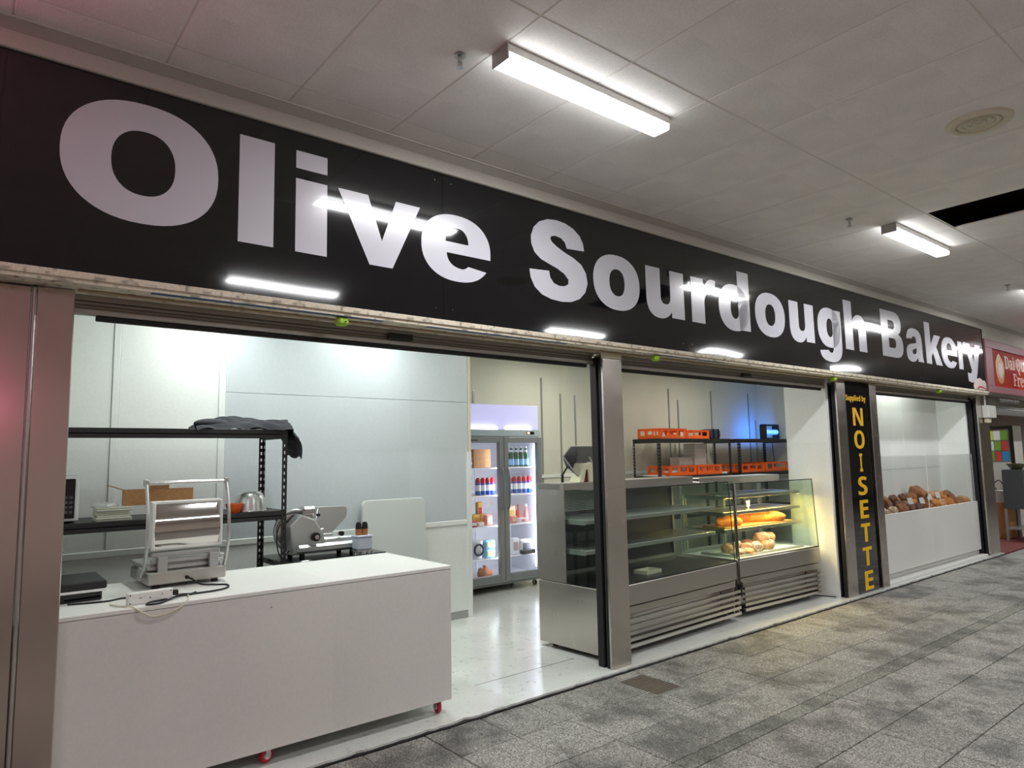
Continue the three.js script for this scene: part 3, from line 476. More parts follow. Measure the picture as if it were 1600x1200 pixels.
{
  const t = thing('microwave', 'white microwave with black front on the middle rack shelf', 'microwave', [.24, SH, -1.47]);
  part('body', box(0, .375, .012, .29, -.36, 0, .006), M.whiteGloss, t); for (const x of [.03, .34]) for (const z of [-.32, -.04]) part('foot', cyl(.012, .012, .012, x, 0, z, 10), M.rubber, t);
  part('door_glass', box(.01, .255, .03, .272, 0, .012, .003), M.blackGloss, t); const cp = part('control_panel', box(.262, .352, .03, .272, 0, .013, .003), M.blackGloss, t);
  const ky = std({ color: 0x4b4b50, roughness: .4 }); for (let r = 0; r < 4; r++) for (let c = 0; c < 3; c++) part('key', box(.272 + c * .025, .29 + c * .025, .06 + r * .03, .077 + r * .03, .013, .0145), ky, cp);
  const l = thing('lid_pack', 'wrapped stack of pale plastic lids on the middle rack shelf', 'lids', [.69, SH, -1.42]);
  const lm = std({ color: 0xe4e4d4, roughness: .35, transmission: .25, thickness: 0 }); for (let k = 0; k < 7; k++) part('lid', box(.01 + rr(0, .008), .212 + rr(-.008, .006), k * .0125, k * .0125 + .0105, -.15, -.01 + rr(-.01, .006), .004), lm, l);
  const wr = new THREE.SphereGeometry(1, 20, 12), p = wr.attributes.position; for (let k = 0; k < p.count; k++) { const f = 1 + .16 * Math.sin(p.getX(k) * 9 + p.getZ(k) * 7) * Math.cos(p.getY(k) * 8); p.setXYZ(k, p.getX(k) * .075 * f, Math.max(p.getY(k), -.15) * .028 * f, p.getZ(k) * .06 * f); } wr.computeVertexNormals();
  part('wrapper', wr.translate(.075, .091, -.08), new THREE.MeshPhysicalMaterial({ color: 0xf4f6f6, transmission: .55, roughness: .25, thickness: 0 }), l);
  const b = thing('carton', 'long opened brown cardboard carton on the middle rack shelf', 'carton', [.87, SH + .085, -1.55], -.14);
  const sideW = (x0, x1, y0, y1, z0, z1) => box(x0, x1, y0, y1, z0, z1);
  const bd = part('carton_body', [sideW(0, .42, 0, .004, -.16, 0), sideW(0, .42, .004, .1, -.004, 0), sideW(0, .42, .004, .1, -.16, -.156), sideW(0, .004, .004, .1, -.156, -.004), sideW(.416, .42, .004, .1, -.156, -.004)], M.card, b);
  part('flap', box(0, .12, 0, .004, -.002, .06).rotateX(-.9).translate(.15, .1, 0), M.card, bd); part('flap', box(-.1, 0, 0, .004, -.15, -.01).rotateZ(-.35).translate(.0, .1, 0), M.card, bd); part('flap', box(0, .3, 0, .004, -.05, .0).rotateX(-.35).translate(.12, .101, 0), M.card, bd);
  const st = one('stacked_tub', 'low white tub under the cardboard carton', 'tub', [lathe([[.001, 0], [.085, 0], [.1, .08], [.098, .083], [.001, .083]], 28)], M.white, [1.16, SH, -1.63]);
  const o = thing('orange_bowl', 'small orange plastic bowl beside the steel mixing bowl', 'bowl', [1.56, SH, -1.49]); part('bowl_shell', lathe([[.001, .003], [.032, .003], [.036, 0], [.05, .035], [.058, .062], [.055, .062], [.046, .035], [.03, .008], [.001, .008]], 28), M.orange, o); part('rim', new THREE.TorusGeometry(.057, .003, 8, 28).rotateX(Math.PI / 2).translate(0, .062, 0), M.orange, o);
  const m = thing('mixing_bowl', 'upturned shiny steel mixing bowl on the middle rack shelf', 'bowl', [1.695, SH, -1.56]); part('bowl_shell', lathe([[.115, .0], [.112, .006], [.108, .04], [.1, .09], [.086, .125], [.062, .142], [.001, .146]], 40), M.cast, m); part('rim', new THREE.TorusGeometry(.114, .004, 8, 40).rotateX(Math.PI / 2).translate(0, .004, 0), M.steelBright, m);
  // jacket draped over the rack end
  const top = 1.8285, cl = new THREE.PlaneGeometry(1, 1, 60, 26), q = cl.attributes.position;
  for (let k = 0; k < q.count; k++) {
    const u = q.getX(k) + .5, v = q.getY(k) + .5; let x = 1.27 + u * .86, z = -1.385 - .3 * v - .05 * Math.sin(u * 5), wav = .012 * Math.sin(u * 23 + v * 6) + .01 * Math.sin(v * 17 + u * 9);
    let y = top + .003 + .1 * Math.sin(Math.min(1, u * 3.2) * Math.PI / 2) * (1 - .55 * u) * Math.sin(Math.PI * (.04 + .92 * v)) + Math.abs(wav);
    if (x > 1.93) { const s = x - 1.93; y -= s * 1.05 + .01; x = 1.925 + .07 * Math.sin(Math.min(1, s / .2) * 1.5) + wav * .7; z -= .02; }
    y -= Math.max(0, .14 - v) * .12; q.setXYZ(k, x, y, z + (v < .14 ? .012 : 0));
  }
  cl.computeVertexNormals(); const jk = thing('jacket', 'dark quilted jacket thrown over the end of the top rack shelf', 'jacket'); const cm = M.cloth.clone(); cm.side = THREE.DoubleSide; part('body', cl, cm, jk);
  const sl = new THREE.SphereGeometry(1, 18, 14), w = sl.attributes.position; for (let k = 0; k < w.count; k++) { const f = 1 + .12 * Math.sin(w.getY(k) * 9 + w.getX(k) * 5); w.setXYZ(k, w.getX(k) * .05 * f, w.getY(k) * .1, w.getZ(k) * .09 * f); } sl.computeVertexNormals();
  part('sleeve', sl.rotateZ(.25).translate(1.985, 1.715, -1.5), M.cloth, jk); part('hood', new THREE.SphereGeometry(.05, 16, 10).scale(2.4, .75, 1.6).translate(1.4, top + .042, -1.52), M.cloth, jk);
}
// ---------------------------------------------------------------- bench, slicer, jars, folding table
{
  const t = thing('work_table', 'black glass topped table carrying the slicer', 'table', [1.93, .02, -1.5]);
  part('table_top', box(0, .85, .815, .83, -.55, 0, .004), M.blackGloss, t); part('top_frame', [box(0, .85, .79, .815, -.02, 0), box(0, .85, .79, .815, -.55, -.53), box(.83, .85, .79, .815, -.53, -.02), box(0, .02, .79, .815, -.53, -.02)], M.black, t);
  for (const x of [0, .82]) for (const z of [-.55, -.03]) part('leg', box(x, x + .03, 0, .79, z, z + .03, .003), M.black, t);
  const TB = .85;
  const s = thing('meat_slicer', 'cast aluminium meat slicer with steel carriage on the black table', 'slicer', [2.06, TB, -1.625]);
  const bs = part('base', [box(.02, .56, .03, .1, -.34, 0, .02), box(.25, .58, .085, .135, -.3, -.06, .012)], M.cast, s);
  for (const [x, z] of [[.08, -.05], [.5, -.05], [.08, -.3], [.5, -.3]]) part('foot', cyl(.022, .018, .031, x, 0, z, 14), M.rubber, bs);
  part('housing', ext(path([[0, 0], [.26, 0], [.23, .14], [.16, .24], [.06, .28], [-.02, .2]]), .1, .012, 6).translate(0, .04, -.13), M.cast, s);
  part('blade', lathe([[.001, -.004], [.13, -.004], [.15, 0], [.13, .004], [.001, .004]], 44).rotateX(Math.PI / 2).translate(.06, .2, -.17), M.steelMirror, s);
  part('blade_guard', new THREE.TorusGeometry(.158, .013, 10, 40, Math.PI * 1.25).rotateZ(.4).translate(.06, .2, -.16), M.cast, s);
  const sh = part('sharpener', [box(.1, .21, .315, .385, -.2, -.09, .016), box(.12, .19, .25, .32, -.16, -.1, .01)], M.steelBright, s); part('sharpener_knob', [cyl(.016, .016, .02, 0, 0, 0, 12).rotateX(Math.PI / 2).translate(.16, .285, -.09), cyl(.013, .013, .02, 0, 0, 0, 12).rotateX(Math.PI / 2).translate(.225, .315, -.1)], M.rubber, sh);
  const cr = part('carriage', ext(path([[.2, .16], [.4, .16], [.52, .27], [.535, .35, .545, .31], [.48, .365, .53, .365], [.22, .37]]), .012, .004, 6).rotateX(-.15).translate(0, .0, -.2), M.alu, s);
  part('carriage_arm', [box(.27, .31, .1, .2, -.22, -.17, .006), rod([.22, .15, -.12], [.36, .15, -.12], .012, 12), rod([.2, .2, -.1], [.26, .36, -.18], .008, 10)], M.steelBright, cr);
  const dk = part('dial', [cyl(.03, .034, .022, 0, 0, 0, 24).rotateX(Math.PI / 2).translate(.17, .155, -.015)], M.rubber, s); part('dial_cap', cyl(.02, .018, .012, 0, 0, 0, 20).rotateX(Math.PI / 2).translate(.17, .155, .012), M.steelBright, dk);
  part('carriage_knob', cyl(.018, .02, .035, 0, 0, 0, 14).rotateX(Math.PI / 2).translate(.4, .16, -.06), M.rubber, s);
  part('meat_pusher', [rod([-.09, .32, -.2], [-.03, .22, -.18], .009, 10), box(-.11, -.07, .3, .36, -.22, -.18, .008)], M.rubber, s);
  part('cord', tube([[-.02, .06, -.06], [-.1, .02, .0], [-.13, .12, -.02], [-.1, .25, -.06], [-.03, .29, -.08]], .005, 40, 8), M.rubber, s);
  const bx = one('low_tub', 'pale blue lidded tub beside the slicer', 'tub', [box(-.06, .08, 0, .1, -.05, .05, .012), box(-.064, .084, .1, .115, -.054, .054, .005)], std({ color: 0xc3cbdc, roughness: .4 }), [2.585, TB + .03, -1.56]);
  one('tub_stand', 'low steel trivet under the pale blue tub', 'trivet', [box(-.06, .08, .02, .03, -.05, .05), cyl(.006, .006, .02, -.05, 0, -.04, 8), cyl(.006, .006, .02, .07, 0, -.04, 8), cyl(.006, .006, .02, -.05, 0, .04, 8), cyl(.006, .006, .02, .07, 0, .04, 8)], M.alu, [2.585, TB, -1.56]);
  const spice = std({ color: 0xb0703c, roughness: .5 });
  [[2.56, 'nearer the slicer'], [2.615, 'nearer the folded table']].forEach(([x, l]) => { const j = thing('spice_jar', 'spice jar with black ribbed cap on the tub, ' + l, 'jar', [x, TB + .145, -1.56], 0, 'spice jars'); part('jar', cyl(.024, .024, .05, 0, 0, 0, 20), spice, j); part('cap', [cyl(.026, .022, .04, 0, .05, 0, 14), cyl(.018, .017, .012, 0, .09, 0, 12)], M.rubber, j); });
  const f = thing('folding_table', 'pale grey folded table top leaning upright against the partition', 'folding table', [2.87, .02, -2.06]); f.rotation.x = -.055;
  part('table_top', ext(rrect(.64, 1.205, .05), .022, .008, 8), std({ color: 0xc9d0cc, roughness: .4 }), f); part('folded_leg', [rod([.06, .1, -.02], [.06, 1.1, -.02], .012, 10), rod([.58, .1, -.02], [.58, 1.1, -.02], .012, 10)], M.alu, f);
}
// ---------------------------------------------------------------- drinks fridge
{
  const t = thing('drinks_fridge', 'tall white two door glass drinks fridge with lit header', 'fridge', [4.55, .02, -2.95]), W = 1.215, D = .64;
  const fm = std({ color: 0xdfe3ea, roughness: .35 }), grey = std({ color: 0x8b9092, roughness: .4, metalness: .3 });
  part('cabinet', [box(0, .04, .1, 2.22, -D, -.06, .004), box(W - .04, W, .1, 2.22, -D, -.06, .004), box(.04, W - .04, .1, 1.82, -D, -D + .04), box(.04, W - .04, .1, .15, -D + .04, -.06), box(.04, W - .04, 1.82, 1.86, -D + .04, -.06), box(.04, W - .04, 2.18, 2.22, -D, -.06)], fm, t);
  part('base_rail', box(0, W, .07, .1, -D, -.06, .004), grey, t);
  const hd = part('header_panel', box(.005, W - .005, 1.915, 2.215, -.075, -.058, .003), new THREE.MeshStandardMaterial({ color: 0xb4b4dc, emissive: new THREE.Color(.62, .62, 1), emissiveIntensity: .15, roughness: .4 }), t);
  part('control_band', box(.0, W, 1.83, 1.912, -.1, -.028, .003), std({ color: 0xaebcc4, roughness: .35 }), t);
  const dp = part('control_display', box(W - .22, W - .1, 1.855, 1.89, -.028, -.024), M.blackGloss, hd); part('display_digits', box(W - .212, W - .175, 1.86, 1.885, -.024, -.0225), lampMat(new THREE.Color(1, .25, .06), 1.2), hd);
  for (const x of [.34, .88]) { part('header_lamp', box(x - .21, x + .21, 1.913, 1.925, -.054, -.04, .002), lampMat(new THREE.Color(.86, .88, 1), 4), t); areaLight(t, .4, .014, new THREE.Color(.8, .84, 1), 6, [x, 1.928, -.05], [x, 2.6, -.095]); }
  for (const [x, z] of [[.08, -.1], [W - .08, -.1], [.08, -.56], [W - .08, -.56]]) caster(t, x, z, .84, false, .3);
  const gapX = W / 2;
  for (const [a, b, hx] of [[.004, gapX - .003, gapX - .045], [gapX + .003, W - .004, gapX + .045]]) {
    const d = part('door', [box(a, a + .068, .12, 1.82, -.058, 0, .004), box(b - .068, b, .12, 1.82, -.058, 0, .004), box(a + .068, b - .068, .12, .2, -.058, 0, .004), box(a + .068, b - .068, 1.752, 1.82, -.058, 0, .004)], grey, t);
    part('pane', box(a + .066, b - .066, .198, 1.754, -.03, -.026), M.glass, d);
    part('handle', tube([[hx, .96, .004], [hx, .975, .03], [hx, 1.2, .045], [hx, 1.42, .03], [hx, 1.44, .004]], .011, 30, 8), grey, d);
  }
  part('name_plate', Array.from({ length: 6 }, (_, k) => box(.09 + k * .022, .105 + k * .022, 1.775, 1.788, 0, .0012)), M.blackMatte, t);
  const cool = new THREE.Color(.84, .87, 1);
  for (const x of [gapX - .03, W - .06]) { part('light_strip', box(x - .012, x + .012, .22, 1.74, -.085, -.07, .003), lampMat(cool, 2), t); areaLight(t, .024, 1.5, cool, 8, [x - .016, .98, -.09], [x - .3, .98, -.4]); }
  const shY = [1.455, 1.125, .765, .385]; const wire = std({ color: 0xf2f4f8, roughness: .3 });
  for (const y of shY) for (const [a, b] of [[.045, gapX - .008], [gapX + .008, W - .045]]) {
    const s = part('shelf', [box(a, b, y - .014, y - .002, -.115, -.1, .003), box(a, b, y - .012, y - .004, -D + .045, -D + .055)], wire, t); for (let k = 0; k < 15; k++) part('shelf_wire', box(a + .01 + k * (b - a - .02) / 14 - .002, a + .01 + k * (b - a - .02) / 14 + .002, y - .004, y, -D + .05, -.105), wire, s);
  }
  part('shelf_post', [box(gapX - .006, gapX + .006, .15, 1.82, -D + .04, -D + .05)], wire, t);
  // contents, all in world coordinates
  const X = 4.55, Z = -2.95, Y = (k) => .02 + [...shY, .15][k] + .0005;
  const put = (n, l, c, x, k, z, g, dy = 0) => thing(n, l, c, [X + x, Y(k) + dy, Z + z], 0, g);
  const flat = (c, r = .45) => std({ color: c, roughness: r }), blue = flat(0x1c57b0), sky = flat(0x8cc4ec), lab = flat(0xe9eef4), green = new THREE.MeshPhysicalMaterial({ color: 0x2c6b45, roughness: .12, transmission: .35, thickness: 0 }), cap = flat(0xd9dde2, .3);
  [0, 1].forEach((k) => { const b = put('fridge_carton', ['lower brown carton on the top fridge shelf', 'upper brown carton on the top fridge shelf'][k], 'carton', .3, 0, -.4, 'cartons in the fridge', k * .112); part('carton_body', box(0, .255, 0, .11, 0, .2, .002), M.card, b); part('tape', box(0, .255, .109, .1112, .09, .12), M.cream, b); });
  const can = (l, x, k, z, dy, c1) => { const o = put('drink_can', l, 'can', x, k, z, 'cans in the fridge', dy); part('can_body', lathe([[.001, .002], [.024, .002], [.0325, .01], [.0325, .108], [.027, .12], [.001, .12]], 20), c1, o); part('can_band', cyl(.0331, .0331, .03, 0, .04, 0, 20), lab, o); part('can_lid', lathe([[.001, .117], [.024, .117], [.026, .1215], [.027, .12]], 20), M.alu, o); };
  can('blue can beside the cartons, nearest the partition', .205, 0, -.16, 0, blue); can('red can beside the cartons on the top fridge shelf', .262, 0, -.27, 0, M.red);
  for (let k = 0; k < 6; k++) { const b = put('water_bottle', ['first', 'second', 'third', 'fourth'][k % 4] + ' green water bottle from the door handles, ' + (k < 4 ? 'front' : 'rear') + ' row of the top shelf', 'bottle', .85 + (k % 4) * .08, 0, -.17 - Math.floor(k / 4) * .09, 'green water bottles'); part('bottle_glass', lathe([[.001, .002], [.03, .002], [.036, .008], [.036, .13], [.03, .17], [.015, .205], [.014, .235], [.001, .235]], 22), green, b); part('label', cyl(.0366, .0366, .075, 0, .022, 0, 22), sky, b); part('neck_label', cyl(.026, .017, .03, 0, .178, 0, 18), lab, b); part('cap', cyl(.0155, .0155, .018, 0, .235, 0, 14), cap, b); }
  for (let k = 0; k < 9; k++) { const b = put('soft_drink', ['first', 'second', 'third', 'fourth', 'fifth'][k < 4 ? k : k - 4] + ' red and blue soft drink bottle from the partition side, ' + (k < 4 ? 'left' : 'right') + ' fridge door', 'bottle', (k < 4 ? .335 + k * .072 : .82 + (k - 4) * .078), 1, -.17, k < 4 ? 'soft drinks behind the left door' : 'soft drinks behind the right door'); part('bottle_body', lathe([[.001, .002], [.03, .002], [.035, .01], [.033, .06], [.035, .1], [.034, .15], [.026, .175], [.001, .178]], 20), blue, b); part('label', cyl(.0356, .0356, .07, 0, .055, 0, 20), lab, b); part('cap', [cyl(.0345, .03, .055, 0, .14, 0, 20), cyl(.02, .018, .016, 0, .195, 0, 14)], M.red, b); }
  for (let k = 0; k < 4; k++) can(['lower navy can', 'second navy can', 'lower red and navy can', 'upper red and navy can'][k] + ' on the second fridge shelf beside the partition', .2 + (k % 2) * .07, 1, -.16 - (k % 2) * .1, (k >> 1) * .122, k & 1 ? M.red : flat(0x1b2450));
  const pk = (n, l, c, x, k, z, w, h, d, m, dy = 0, extra) => { const o = put(n, l, c, x, k, z, 'packs in the fridge', dy); part('pack_body', box(0, w, 0, h, 0, d, Math.min(w, h, d) * .16), m, o); part('pack_label', box(w * .18, w * .82, h * .25, h * .75, d - .002, d + .0012), extra ?? lab, o); return o; };
  const cheese = flat(0xc8a24a), pink = flat(0xd98c86), cream2 = flat(0xdcc9a4);
  for (let k = 0; k < 3; k++) pk('cheese_block', ['first', 'second', 'third'][k] + ' yellow cheese block in the row behind the red pack', 'cheese', .19 + k * .125, 2, -.36, .118, .13, .1, cheese, 0, flat(0xb08a2e));
  pk('red_pack', 'bright red food pack on the middle fridge shelf', 'pack', .18, 2, -.18, .1, .075, .08, M.red); pk('bread_pack', 'small cream food pack next to the red pack', 'pack', .3, 2, -.2, .1, .05, .07, cream2); pk('pink_pack', 'pink sliced meat pack at the door edge', 'pack', .43, 2, -.22, .1, .125, .08, pink, 0, cream2); pk('tall_pack', 'tall yellow pack behind the pink meat pack', 'pack', .47, 2, -.42, .07, .27, .06, cheese, 0, M.red);
  pk('ham_pack', 'pink ham pack behind the right fridge door', 'pack', .8, 2, -.2, .1, .09, .08, pink, 0, cream2); pk('pouch', 'leaning yellow pouch behind the right fridge door', 'pouch', .87, 2, -.34, .13, .2, .06, cream2, 0, cheese); pk('white_pouch', 'crumpled white pouch behind the right fridge door', 'pouch', .93, 2, -.18, .1, .06, .07, lab, 0, pink);
  [0, 1].forEach((k) => { const o = put('sauce_bottle', ['red sauce bottle', 'clear pink sauce bottle'][k] + ' on the middle fridge shelf', 'bottle', 1.04 + k * .08, 2, -.28 + k * .06, 'sauce bottles'); part('bottle_body', lathe([[.001, .002], [.03, .002], [.033, .02], [.03, .12], [.014, .16], [.013, .19], [.001, .19]], 18), k ? pink : M.red, o); part('cap', cyl(.015, .012, .025, 0, .19, 0, 12), k ? lab : M.red, o); });
  const tub = put('white_tub', 'round white tub with a navy ring on the fourth fridge shelf', 'tub', .31, 3, -.23); part('tub_body', lathe([[.001, .002], [.09, .002], [.105, .2], [.108, .215], [.001, .22]], 30), lab, tub); part('ring', new THREE.TorusGeometry(.062, .012, 8, 30).translate(0, .11, .1), flat(0x1d2650), tub);
  [0, 1].forEach((k) => pk('blue_pack', ['lower blue and yellow butter pack', 'upper blue and yellow butter pack'][k], 'pack', .42, 3, -.24, .15, .1, .1, flat(0x8fc6dc), k * .105, flat(0xe6d27a)));
  pk('grey_carton', 'white and dark printed carton on the fourth shelf, right door', 'carton', .955, 3, -.26, .2, .17, .12, flat(0xd7d9de), 0, flat(0x4d525b)); pk('white_carton', 'plain white carton on the fourth shelf, right door', 'carton', .82, 3, -.24, .12, .2, .1, lab, 0, flat(0xb9a9ac)); pk('dark_tray', 'low dark tray before the printed carton', 'tray', .93, 3, -.135, .2, .05, .08, flat(0x3c4046), 0, flat(0x6e737a));
  const bag = put('brown_bag', 'lumpy brown bag at the bottom of the fridge', 'bag', .48, 4, -.26); const bgm = new THREE.SphereGeometry(1, 18, 12), bp = bgm.attributes.position; for (let k = 0; k < bp.count; k++) { const f = 1 + .1 * Math.sin(bp.getX(k) * 6 + bp.getZ(k) * 5); bp.setXYZ(k, bp.getX(k) * .1 * f, (Math.max(-.7, bp.getY(k)) + .7) * .065 * f, bp.getZ(k) * .09 * f); } bgm.computeVertexNormals(); part('bag_body', bgm, flat(0xa8643c, .6), bag); part('bag_knot', cyl(.012, .02, .03, 0, .105, 0, 10), flat(0xa8643c, .6), bag);
}
// ---------------------------------------------------------------- display cases
const darkSteel = std({ color: 0x55565a, metalness: .9, roughness: .35 });
function displayCase(label, pos, ry, w, topY, lit) {   // origin: front left corner on the floor, depth towards -z
  const t = thing('display_case', label, 'display case', pos, ry, 'glass display cases'), D = .72, g0 = .545, gy = topY - .05;
  // base
  part('front_panel', box(0, w, .375, .54, -.035, 0, .006), M.steelH, t); part('lower_panel', box(.012, w - .012, .305, .365, -.04, -.012, .004), M.steelH, t);
  for (let k = 0; k < 5; k++) part('louver', [ext(path([[-.03, -.002], [0, .006], [.006, .014, .008, .008], [0, .02, .004, .02], [-.03, .024]]), w - .01, 0, 4).rotateY(Math.PI / 2).translate(.012, .262 - k * .05, 0)], M.steelBright, t);
  part('louver_back', box(.02, w - .02, .04, .31, -.2, -.18), M.steelH, t);
  part('side_panel', box(0, .012, .04, .54, -D, -.04, .002), M.steelV, t); part('side_panel', box(w - .012, w, .04, .54, -D, -.04, .002), M.steelV, t); part('rear_panel', box(.012, w - .012, .04, .54, -D, -D + .012), M.steelH, t);
  part('deck', box(.012, w - .012, .515, .54, -D + .012, -.036), lit ? M.whiteGloss : darkSteel, t); part('plinth', box(.05, w - .05, .03, .05, -D + .05, -.1), M.blackMatte, t);
  for (const x of [.1, w - .1]) for (const z of [-.12, -D + .08]) part('foot', cyl(.022, .018, .045, x, -.0005, z, 12), M.rubber, t);
  // upper box
  const zt = -.045;   // front glass leans back to here
  if (!lit) part('end_panel', box(0, .012, g0, topY, -D, -.40, .002), M.steelV, t);
  part('top_rear', box(0, w, topY - .055, topY, -D, -.44, .004), M.steelH, t);
  const fg = part('front_glass', [new THREE.PlaneGeometry(w - .008, Math.hypot(gy - g0, zt + .012)).rotateX(-Math.atan2(-zt - .012, gy - g0)).translate(w / 2, (g0 + gy) / 2, (zt - .012) / 2)], M.glassTint, t);
  part('glass_edge', [rod([.004, g0, -.011], [.004, gy, zt], .005, 6), rod([w - .004, g0, -.011], [w - .004, gy, zt], .005, 6), rod([.004, gy, zt], [w - .004, gy, zt], .005, 6)], M.rubber, fg);
  part('glass_seat', box(0, w, .54, .549, -.03, -.004, .002), M.rubber, t);
  const sideShape = (z1) => path([[-.012, g0], [zt, gy], [z1, gy], [z1, g0]]);
  for (const x of lit ? [.003, w - .003] : [.003, w - .003]) {
    const z1 = !lit && x < .1 ? -.40 : -D + .02, s = new THREE.ShapeGeometry(sideShape(z1)).rotateY(-Math.PI / 2).translate(x, 0, 0);
    part('side_glass', [s], M.glassTint, t);
  }
  part('top_glass', new THREE.PlaneGeometry(w - .01, .39).rotateX(-Math.PI / 2).translate(w / 2, gy + .004, zt - .2), M.glassTint, t);
  if (lit) part('corner_post', [box(.012, .034, g0, gy, -.06, -.03, .003)], M.alu, t);
  // rear sliding doors and frame
  const rear = part('rear_frame', [box(.012, .04, g0, topY - .055, -D + .004, -D + .04), box(w - .04, w - .012, g0, topY - .055, -D + .004, -D + .04), box(w / 2 - .02, w / 2 + .02, g0, topY - .055, -D + .004, -D + .04), box(.04, w - .04, g0, g0 + .03, -D + .004, -D + .04)], M.alu, t);
  if (lit) for (const [a, b] of [[.04, w / 2 - .02], [w / 2 + .02, w - .04]]) part('rear_door', new THREE.PlaneGeometry(b - a, topY - .12 - g0).translate((a + b) / 2, (g0 + topY - .08) / 2, -D + .02), M.glass, rear);
  else for (const [a, b] of [[.04, w / 2 - .02], [w / 2 + .02, w - .04]]) part('rear_door', box(a, b, g0 + .03, topY - .055, -D + .012, -D + .022), darkSteel, rear);
  for (const y of lit ? [1.15, .985, .815] : [1.06, .82]) {
    const zb = -D + .06, zf = lit ? -.19 : -.2;
    const s = part('shelf', [box(.03, w - .03, y - .008, y, zb, zf, .002), box(.03, w - .03, y - .034, y - .002, zf, zf + .008, .002)], lit ? M.steelH : M.alu, t);
    part('shelf_bracket', [box(.03, .036, y - .04, y - .008, zb, zf), box(w - .036, w - .03, y - .04, y - .008, zb, zf)], M.alu, s);
    if (lit) {
      const c = y < .9 ? new THREE.Color(1, .93, .78) : cWarm, L = part('light_strip', box(.06, w - .06, y - .022, y - .009, zf - .03, zf - .012, .003), y < .9 ? lampMat(c, 1.6) : glowWarm, s);
      const d = new THREE.Vector3(0, -1, -.1); areaLight(t, w - .14, .022, c, y < .9 ? WARM * .5 : y > 1.1 ? WARM * 1.5 : WARM, [w / 2, y - .026, zf - .02], [w / 2, y - 2, zf - .02 + .0]);
    }
  }
  if (lit) part('rear_strip', [box(.042, .06, g0 + .03, 1.13, -D + .042, -D + .05)], M.cream, t);
  return t;
}
const c1 = displayCase('empty unlit stainless display case beside the slim steel post', [3.95, .02, -.205], .045, 1.92, 1.35, false);
{ const d = part('door_louver', Array.from({ length: 14 }, (_, k) => box(.1, .9, 1.09 + k * .014, 1.097 + k * .014, -.69, -.682)), M.alu, c1); const tr = one('serving_tray', 'small pale tray lying inside the empty display case', 'tray', [box(0, .22, 0, .006, -.14, 0), box(0, .22, .006, .03, -.006, 0), box(0, .22, .006, .03, -.14, -.134), box(0, .006, .006, .03, -.134, -.006), box(.214, .22, .006, .03, -.134, -.006)], M.cream, [4.72, .5605, -.42], .08); }
const c2 = displayCase('lit display case of golden bread at the white return wall', [5.985, .02, -.325], -.035, 1.45, 1.325, true);
{ const p = one('price_tag', 'white price tag standing on the empty second shelf of the lit case', 'price tag', [box(-.028, .028, .028, .09, -.002, .002), box(-.003, .003, 0, .03, -.004, .004), box(-.018, .018, 0, .004, -.012, .012)], M.white, [6.55, 1.0055, -.565]);
  const cb = one('power_cable', 'black power cord on the floor beside the lit case', 'power cord', tube([[7.40, .0255, -.5], [7.46, .0255, -.36], [7.49, .0255, -.28], [7.515, .0255, -.21], [7.523, .0255, -.17]], .005, 30, 8), M.rubber);
  const lt = part('latch', box(-.035, .0, .2, .32, -.03, .012, .006), M.rubber, c2); part('latch_lever', box(-.03, -.005, .29, .34, .012, .024, .004), M.rubber, lt); }
// ---------------------------------------------------------------- bread
function crust(seedv, dark, light, flour) {
  const n = 256, a = vnoise(n, 6, seedv), b = vnoise(n, 22, seedv + 1), c = vnoise(n, 70, seedv + 2);
  return std({ map: tex(n, .28, (x, y, i) => { let k = Math.min(1, Math.max(0, a[i] * .7 + b[i] * .5 - .2)); let v = [0, 1, 2].map((q) => dark[q] + (light[q] - dark[q]) * k); const f = Math.max(0, b[i] * .6 + c[i] * .6 - (1.05 - flour)) * 2.4; v = v.map((q, j) => q + (([236, 222, 196])[j] - q) * Math.min(.9, f)); return v; }), roughness: .62, bumpMap: tex(n, .28, (x, y, i) => { const v = 90 + b[i] * 80 + c[i] * 60; return [v, v, v]; }, false), bumpScale: .006 });
}
const cr = { dark: crust(31, [74, 36, 18], [150, 88, 44], .12), brown: crust(41, [110, 58, 26], [186, 122, 64], .2), gold: crust(51, [168, 92, 30], [222, 152, 66], .05), pale: crust(61, [172, 112, 66], [220, 176, 128], .32), flour: crust(71, [150, 104, 70], [214, 186, 150], .62) };
const loafCache = {};
function loaf(kind, v) {
  const k = kind + v; if (loafCache[k]) return loafCache[k];
  const [L, H, Wd] = { batard: [.135, .052, .062], gold: [.165, .05, .06], boule: [.085, .058, .085], roll: [.068, .047, .064], stick: [.2, .036, .042], slab: [.09, .03, .07] }[kind];
  const g = new THREE.SphereGeometry(1, 30, 20), p = g.attributes.position;
  for (let i = 0; i < p.count; i++) {
    let x = p.getX(i), y = p.getY(i), z = p.getZ(i); const f = 1 + .05 * Math.sin(x * 5 + v * 2) + .04 * Math.sin(z * 6 + y * 4 + v);
    let s = 0; if (y > .2) { const n = kind === 'gold' ? 6 : kind === 'batard' ? 4 : 3; s = -.13 * Math.max(0, Math.cos((x + z * .35) * n * 1.6 + v)) ** 8 * y; }
    const sg = (q, e) => Math.sign(q) * Math.abs(q) ** e; p.setXYZ(i, sg(x, .86) * L * f, (Math.max(y, -.62) * (1 + s) + .62) / 1.62 * 2 * H * f, z * Wd * f);
  }
  g.computeVertexNormals(); return loafCache[k] = merge(g);
}
function bread(name, label, cat, kind, v, mat, pos, ry, group, rx = 0, rz = 0) { const m = share(numbered(name), loaf(kind, v), mat, scene, pos, ry); m.rotation.set(rx, ry, rz); return tag(m, label, cat, group); }
